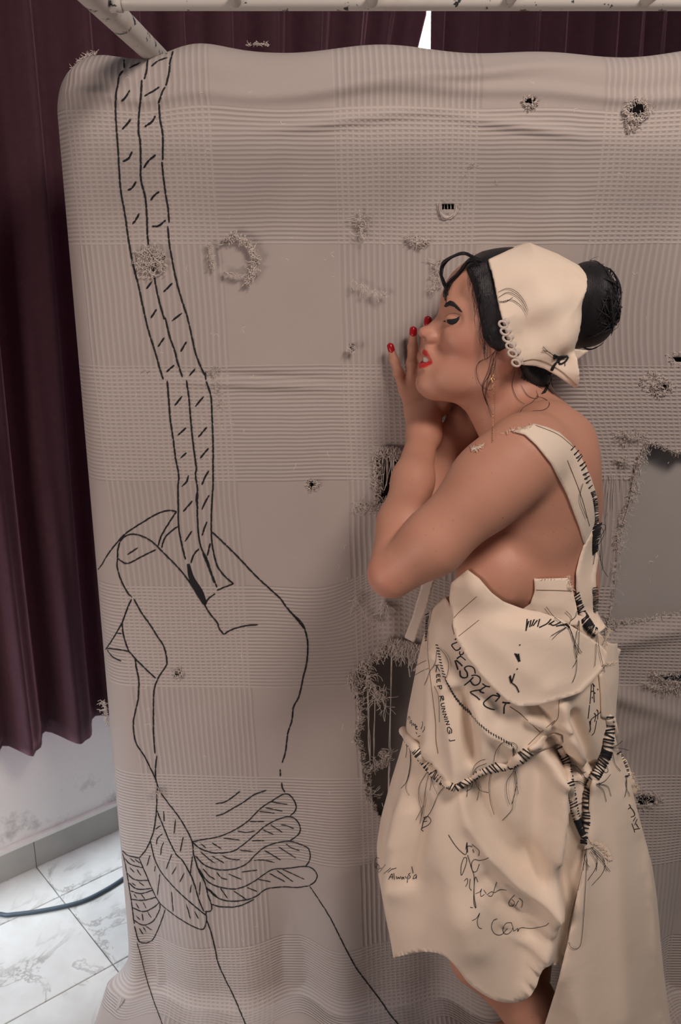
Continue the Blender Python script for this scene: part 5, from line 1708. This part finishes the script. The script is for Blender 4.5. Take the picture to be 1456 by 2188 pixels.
FIST += [A3(p) for p in ([(315, 0), (290, 55), (263, 130), (230, 190), (180, 270), (155, 290), (145, 310)], [(328, 0), (370, 75), (420, 145), (460, 210), (495, 265), (512, 350), (495, 390), (465, 435), (440, 510), (437, 620), (437, 740), (445, 860)], [(263, 130), (268, 190), (285, 250), (300, 293)], [(232, 190), (260, 192)],
                         [(178, 273), (240, 280), (300, 293), (335, 330), (400, 395), (450, 440)], [(180, 280), (210, 320), (258, 345)], [(335, 330), (342, 385), (355, 450), (352, 550), (335, 630), (325, 690), (330, 760), (345, 810), (385, 870), (415, 930), (445, 990), (465, 1055)], [(455, 870), (448, 940), (448, 1000)],
                         [(783, 1137), (830, 1128), (870, 1105), (918, 1068)], [(783, 1205), (830, 1190), (900, 1150), (950, 1120), (1000, 1085), (1065, 1062)], [(1190, 65), (1250, 120), (1275, 160), (1293, 240), (1290, 340), (1270, 430), (1245, 540), (1215, 600), (1205, 680), (1185, 740), (1170, 850), (1152, 910)], [(1142, 945), (1142, 985)], [(1150, 1020), (1152, 1045), (1168, 1075)])]
CUFF = [A4(p) for p in ([(218, 100), (215, 200), (205, 290), (185, 355), (160, 405), (130, 440)], [(218, 100), (270, 170), (320, 235), (360, 300), (388, 360), (395, 420), (410, 470)], [(215, 205), (250, 290), (270, 340), (310, 420), (340, 450), (380, 520), (400, 570), (420, 640), (445, 700)], [(185, 355), (205, 440), (240, 510), (290, 570), (350, 630), (420, 690), (458, 720)],
                        [(130, 440), (160, 510), (190, 580), (230, 655), (300, 715), (370, 760), (430, 787), (450, 775), (458, 740), (455, 700)], [(395, 420), (420, 500), (450, 560), (465, 620), (480, 660), (482, 695), (450, 700)],
                        [(388, 360), (440, 350), (520, 335), (600, 300), (660, 260), (720, 200), (780, 160), (838, 128), (870, 140), (893, 180), (890, 210), (865, 235)], [(388, 360), (430, 395), (500, 415), (580, 408), (630, 380), (690, 330), (750, 280), (810, 250), (865, 238), (900, 260), (915, 295), (905, 325), (865, 355)],
                        [(405, 430), (450, 475), (520, 497), (590, 493), (650, 470), (700, 420), (745, 385), (800, 365), (865, 358), (920, 375), (955, 395), (963, 430), (955, 460), (940, 480)], [(420, 490), (460, 550), (520, 580), (600, 590), (670, 565), (730, 525), (780, 495), (850, 490), (940, 480), (980, 495), (997, 525), (985, 555), (955, 575)],
                        [(455, 580), (500, 625), (560, 648), (640, 645), (700, 625), (750, 590), (830, 580), (900, 582), (955, 575)], [(483, 665), (540, 678), (620, 672), (690, 640)],
                        [(48, 400), (75, 425), (130, 440)], [(60, 440), (90, 470), (150, 487)], [(70, 510), (110, 545), (180, 548)], [(82, 560), (120, 590), (190, 588)], [(88, 600), (140, 612), (200, 595)], [(92, 640), (150, 645), (215, 630)], [(97, 680), (150, 700), (200, 680), (230, 655)], [(103, 740), (150, 765), (200, 745), (230, 690), (232, 660)],
                        [(108, 770), (125, 835), (150, 852), (195, 838), (230, 770), (258, 690)], [(48, 400), (64, 470), (79, 560), (93, 650), (107, 760)])]
CHATCH = [A4(p) for p in ([(765, 165), (853, 180)], [(745, 195), (828, 212)], [(715, 212), (790, 222)], [(668, 262), (740, 262)], [(610, 308), (650, 315), (695, 308)], [(540, 343), (620, 352)], [(485, 365), (530, 395)], [(430, 370), (455, 390)], [(820, 277), (850, 283), (885, 297)], [(770, 278), (828, 315)], [(733, 303), (785, 325)], [(678, 355), (740, 355)], [(620, 402), (685, 408)], [(535, 428), (575, 445), (622, 448)], [(485, 430), (545, 465)], [(430, 410), (470, 445), (500, 465)],
                          [(845, 370), (868, 388), (912, 405)], [(808, 385), (893, 440)], [(740, 402), (820, 450)], [(688, 450), (740, 450), (790, 462)], [(630, 508), (705, 498)], [(565, 517), (630, 545)], [(508, 510), (530, 535), (560, 545)], [(440, 492), (470, 525), (500, 545)], [(828, 495), (885, 520), (935, 543)], [(800, 500), (880, 555)], [(765, 515), (840, 555)], [(710, 543), (770, 555)], [(655, 583), (705, 603)], [(590, 600), (650, 640)], [(525, 585), (560, 635)], [(470, 590), (510, 628)],
                          [(250, 212), (252, 262)], [(308, 252), (300, 320)], [(235, 282), (210, 300)], [(245, 322), (220, 345), (215, 375)], [(345, 337), (330, 410)], [(250, 362), (240, 390), (235, 425)], [(290, 420), (262, 495)], [(185, 425), (168, 478)], [(390, 430), (378, 525)], [(210, 478), (205, 505)], [(312, 482), (290, 520)], [(350, 512), (328, 558)], [(385, 570), (378, 610)], [(232, 518), (220, 620)], [(428, 555), (423, 620)], [(288, 605), (297, 700)], [(360, 665), (380, 735)], [(400, 700), (420, 735)],
                          [(85, 440), (110, 460)], [(110, 445), (135, 465)], [(85, 485), (108, 510)], [(120, 495), (140, 525)], [(95, 560), (115, 575)], [(130, 555), (155, 575)], [(105, 615), (120, 635)], [(140, 615), (160, 640)], [(115, 660), (130, 685)], [(150, 655), (165, 685)], [(115, 720), (135, 740)], [(145, 710), (150, 745)], [(170, 700), (190, 730)], [(130, 780), (150, 810)], [(150, 775), (165, 800)], [(160, 770), (195, 790)])]
ARM = [A4(p) for p in ([(120, 850), (140, 920), (165, 1020), (200, 1130), (243, 1247), (255, 1290)], [(458, 740), (480, 800), (500, 880), (515, 950), (550, 1030), (590, 1110), (620, 1180), (647, 1247), (660, 1290)], [(960, 575), (1010, 650), (1060, 730), (1100, 810), (1140, 890), (1190, 980), (1250, 1060), (1310, 1140), (1350, 1200), (1390, 1247), (1420, 1290)])]
for l in ROPE:
    stitched('rope_outline', l, 0.0016)
for l in HATCH:
    stitched('rope_stitch', l, 0.0017)
for l in FIST:
    stitched('fist_outline', l, 0.0016)
for l in CUFF:
    stitched('cuff_outline', l, 0.0015)
for l in CHATCH:
    stitched('cuff_stitch', l, 0.0013)
for l in ARM:
    stitched('sleeve_line', l, 0.0015 if l[0][0] > 320 else 0.0011)
t = Tubes()
for k in range(7):
    o_ = (k - 3) * 6
    w_ = 1 - abs(k - 3) * 0.12
    q = resample(smooth_line(np.array(A2([(630 + o_ * 0.15, 1365), (648 + o_ * 0.6, 1440), (688 + o_, 1515), (722 + o_ * 0.45, 1585)])), 6), 4)
    t.add(hits(BVH_B, q, 0.0016), 0.0018, 5)
t.build('filled_patch', M_THREAD, blanket)  # patch of close black stitches beside the rope

# ------------------------------------------------------------------ torn edges and pulled threads
BY = D0 - 0.004


def strand(t, pts, r=0.00065, Y=None, jy=0.004):
    q = smooth_line(np.array(pts, float), 5)
    if len(q) < 3:
        return
    Yb = BY if Y is None else Y
    yy_ = Yb - np.abs(np.interp(np.linspace(0, 1, len(q)), np.linspace(0, 1, 4), rb.randn(4))) * jy
    t.add(P(q[:, 0], q[:, 1], yy_), r, 4)


def fray(line, n, L, grav=0.4, side=(0, 0), r=0.0006, curl=0.6, Y=None):
    t = Tubes()
    q = resample(np.array(line, float), 1.5)
    for k in range(n):
        p = q[rb.randint(len(q))] + rb.randn(2) * 1.5
        a = rb.uniform(0, 2 * math.pi)
        d = np.array([math.cos(a), math.sin(a)]) * 0.7 + np.array(side) + np.array([0, grav])
        d = d / (np.linalg.norm(d) + 1e-6)
        l = L * rb.uniform(0.4, 1.5)
        pts = [p - d * 3]
        c = p.copy()
        for s in range(4):
            c = c + d * l / 4
            pts.append(c.copy())
            d = d + rb.randn(2) * curl + np.array([0, grav * 0.3])
            d /= np.linalg.norm(d)
        strand(t, pts, 0.72 * r * rb.uniform(0.7, 1.3), Y)
    return t.build('frayed_threads', M_CREAMTH, blanket, 'stuff')


G5 = lambda p: T(2.432, 660, 900, p)
G6 = lambda p: T(2.43, 1200, 700, p)
fray(G5([(240, 1640), (262, 1550), (258, 1450), (240, 1380), (210, 1330)]), 150, 15, 0.1, (0.7, 0), 0.0007)
fray(G5([(300, 1950), (292, 1850), (265, 1720), (238, 1650)]), 150, 13, 0.1, (0.6, 0), 0.0007)
fray(G5([(345, 2015), (310, 1950)]), 30, 10, 0.1, (0.3, -0.3))
fray(G5([(210, 1335), (255, 1275), (330, 1215), (415, 1135)]), 130, 26, 0.7, (0.25, 0.1), 0.0008)
fray(G5([(415, 1135), (520, 1150), (600, 1180)]), 170, 38, 0.9, (0, 0.3), 0.0008, 0.45)
fray(G5([(290, 1290), (310, 1340), (350, 1400), (390, 1460)]), 60, 30, 0.6, (0.1, 0), 0.0008)
fray(G5([(380, 1720), (430, 1740), (400, 1760), (325, 1800)]), 90, 16, 0.3, (0, 0), 0.0008, 0.9)
fray(G5([(320, 1880), (330, 1990)]), 30, 22, 0.5)
t = Tubes()
for x0, y0, x1, y1, n in ((432, 1110, 412, 1960, 3), (305, 1310, 322, 1890, 3), (345, 1380, 340, 1780, 2), (520, 1180, 525, 1330, 3), (380, 1400, 395, 1560, 2)):
    for k in range(n):
        dx = rb.randn() * 4
        ys_ = np.linspace(y0, y1, 6)
        xs_ = np.linspace(x0 + dx, x1 + dx * 0.5, 6) + rb.randn(6) * 3
        strand(t, G5(list(zip(xs_, ys_))), 0.0007, D0 + 0.004)
t.build('hanging_threads', M_CREAMTH, blanket, 'stuff')
# ladder tear by the forearm
fray(G5([(352, 165), (345, 260), (352, 350), (352, 420)]), 90, 14, 0.3, (0.4, 0), 0.0008, 0.9)
fray(G5([(360, 150), (400, 138), (470, 148)]), 80, 22, 0.9, (0, 0.3), 0.0008, 0.7)
fray(G5([(475, 160), (470, 230)]), 20, 12, 0.3)
fray(G5([(250, 440), (330, 455), (400, 445)]), 70, 18, 0.3, (0.3, 0), 0.0006, 0.8)
fray(G5([(380, 440), (405, 430)]), 30, 22, 0.5)
fray(G5([(385, 930), (410, 960)]), 26, 26, 0.8, (0, 0.3), 0.0008, 0.4)
fray(G5([(240, 890), (250, 940)]), 14, 22, 0.8, (-0.1, 0.3))
fray(G5([(290, 1020), (380, 1040)]), 24, 14, 0.3)
t = Tubes()
for k in range(11):
    x = 362 + k * 8.5 + rb.randn() * 2
    strand(t, G5([(x, 140), (x + rb.randn() * 6, 220), (x - 4 + rb.randn() * 6, 300), (x - 12, 420 - k * 12)]), 0.0008, D0 + 0.002)
t.build('ladder_threads', M_CREAMTH, blanket, 'stuff')
# big tear on the right
fray(G6([(445, 600), (400, 690), (385, 720), (372, 850)]), 130, 20, 0.9, (0.1, 0.2), 0.0006)
fray(G6([(372, 850), (330, 940), (300, 1040), (290, 1150)]), 140, 18, 0.6, (0.2, 0.1), 0.0005)
fray(G6([(290, 1150), (275, 1290), (255, 1500)]), 50, 22, 0.9, (0.1, 0.2), 0.0004)
fray(G6([(445, 600), (480, 600), (540, 620), (600, 650), (640, 640)]), 110, 9, 0.6, (0, 0.2), 0.0006, 0.9)
fray(G6([(250, 1530), (350, 1530), (480, 1510), (640, 1490)]), 180, 10, -0.3, (0, -0.3), 0.0006, 0.8)
fray(G6([(240, 1520), (260, 1560), (230, 1600)]), 70, 18, 0.2, (0.3, 0), 0.0006)
t = Tubes()
for k in range(14):
    strand(t, G6([(400 + rb.randn() * 14, 690), (365 + rb.randn() * 12, 860), (315 + rb.randn() * 10, 1050), (288 + rb.randn() * 8, 1200), (268 + rb.randn() * 6, 1400), (242 + rb.randn() * 6, 1560)][: rb.randint(3, 7)]), 0.0005, D0 - 0.002)
for k in range(10):
    x = rb.uniform(190, 330)
    strand(t, G6([(x, 760), (x - 8, 900 + rb.randn() * 20), (x - 20 + rb.randn() * 10, 1100), (x - 30, 1250)]), 0.00045, D0 - 0.003)
t.build('hanging_threads', M_CREAMTH, blanket, 'stuff')
fray(G6([(300, 560), (400, 580), (430, 560)]), 60, 20, 0.3, (0, 0), 0.0005, 0.9)
fray(G6([(290, 690), (340, 700)]), 50, 14, 0.2, (0, 0), 0.0005, 0.9)
fray(G6([(480, 1800), (560, 1800), (640, 1795)]), 60, 9, 0.2, (0, 0.4))
fray(G6([(470, 1795), (540, 1838), (640, 1846)]), 110, 12, 0.1, (-0.1, -0.1))
fray(G6([(440, 1850), (500, 1880), (640, 1870)]), 80, 14, 0.2, (-0.3, 0))
fray([(1352, 1702), (1375, 1697), (1410, 1705), (1396, 1720), (1365, 1724)], 110, 14, 0.2, (0.1, 0.1))
# small holes and pulls
for x, y, rad, n, L in ((667, 1035, 11, 50, 9), (1134, 217, 14, 60, 9), (1362, 234, 24, 110, 14), (1352, 262, 14, 50, 12), (1414, 828, 18, 110, 12), (1395, 815, 22, 60, 16), (380, 1440, 9, 40, 8), (1452, 766, 18, 60, 10), (752, 744, 6, 24, 7), (318, 548, 20, 150, 16), (322, 562, 24, 90, 22)):
    a = np.linspace(0, 2 * math.pi, 14)
    fray(list(zip(x + rad * np.cos(a), y + rad * 0.8 * np.sin(a))), n, L, 0.25, (0, 0), 0.00075, 0.9)
fray([(478, 512), (500, 502), (522, 512), (538, 535), (545, 560), (540, 590), (528, 604)], 230, 13, 0.15, (0, 0), 0.0009, 1.0)
fray([(446, 520), (450, 545), (456, 572)], 40, 12, 0.6, (0, 0.2), 0.0007)
fray([(475, 582), (505, 588), (528, 590)], 50, 8, 0.0, (0, 0), 0.0006, 0.8)
t = Tubes()
for k in range(16):
    o_ = rb.randn() * 2
    strand(t, [(940 + o_, 432), (941 + o_, 450), (950 + o_, 464 + rb.randn() * 2), (966 + o_, 464 + rb.randn() * 2), (977 + o_, 450), (978 + o_, 436)], 0.0007)
for k in range(4):
    strand(t, [(950 + k * 7, 432), (950 + k * 7, 448)], 0.0007, D0 + 0.002)
t.build('pulled_loop', M_CREAMTH, blanket, 'stuff')
fray([(768, 456), (772, 480), (772, 500)], 50, 20, 0.5, (0, 0), 0.0007, 0.6)
fray([(872, 512), (895, 520), (915, 516)], 90, 12, 0.2, (0, 0), 0.0006, 1.0)
fray([(930, 560), (940, 590), (925, 620)], 70, 18, 0.2, (0, 0), 0.0005, 0.9)
fray([(755, 600), (790, 620), (825, 625)], 30, 18, 0.8, (0, 0.3), 0.0006, 0.5)
fray([(455, 790), (462, 830), (470, 870)], 70, 14, 0.2, (0, 0), 0.0005, 1.0)
fray([(300, 790), (318, 795)], 20, 10, 0.2, (0, 0), 0.0005, 1.0)
fray([(160, 150), (168, 135), (185, 122), (205, 118)], 100, 10, -0.1, (-0.4, -0.3), 0.0007, 0.9, D0 + 0.05)
fray([(222, 1500), (226, 1520), (232, 1545)], 60, 12, 0.3, (-0.6, 0), 0.0007, 0.8, D0 + 0.05)
fray([(530, 96), (575, 94)], 40, 6, -0.2, (0, -0.4), 0.0006, 0.8, D0 + 0.03)
fray([(325, 1690), (345, 1695)], 30, 10, 0.0, (0, 0), 0.0006, 0.9)
fray([(1060, 385), (1010, 350)], 8, 26, 0.4, (0.3, 0), 0.0005, 0.3)
t = Tubes()
for k in range(130):
    x, y = rb.uniform(240, 1440), rb.uniform(160, 2050)
    a = rb.uniform(0, 6.28)
    L = rb.uniform(4, 16)
    d = np.array([math.cos(a), math.sin(a)]) * L
    n_ = np.array([-d[1], d[0]]) * rb.uniform(-0.6, 0.6)
    w = hits(BVH_B, smooth_line(np.array([(x, y), (x + d[0] * 0.5 + n_[0], y + d[1] * 0.5 + n_[1]), (x + d[0], y + d[1])]), 5), 0.0012)
    t.add(w, 0.00055, 4)
t.build('pulled_threads', M_CREAMTH, blanket, 'stuff')

# ------------------------------------------------------------------ cable on the floor
def floor_pt(px, py, z=0.0):
    d = ray(px, py)
    return d * ((z - CAMZ) / d[2]) + np.array([0, 0, CAMZ])


cb = smooth_line(np.array([(-1.55, 0.6, 0.0065), (-1.36, 1.05, 0.0065), (-1.17, 1.45, 0.0065), (-1.02, 1.72, 0.0065)] + [floor_pt(x, y, 0.0065) for x, y in ((-25, 1961), (20, 1955), (90, 1946), (170, 1928), (225, 1902), (265, 1876), (300, 1845), (330, 1815))]), 10)
t = Tubes()
t.add(cb, 0.0055, 10)
o = t.build('cable', simple_mat('dark_blue_rubber', (0.035, 0.055, 0.075), 0.45))
tag(o, 'dark rubber cable curving across the veined marble floor', 'cable')
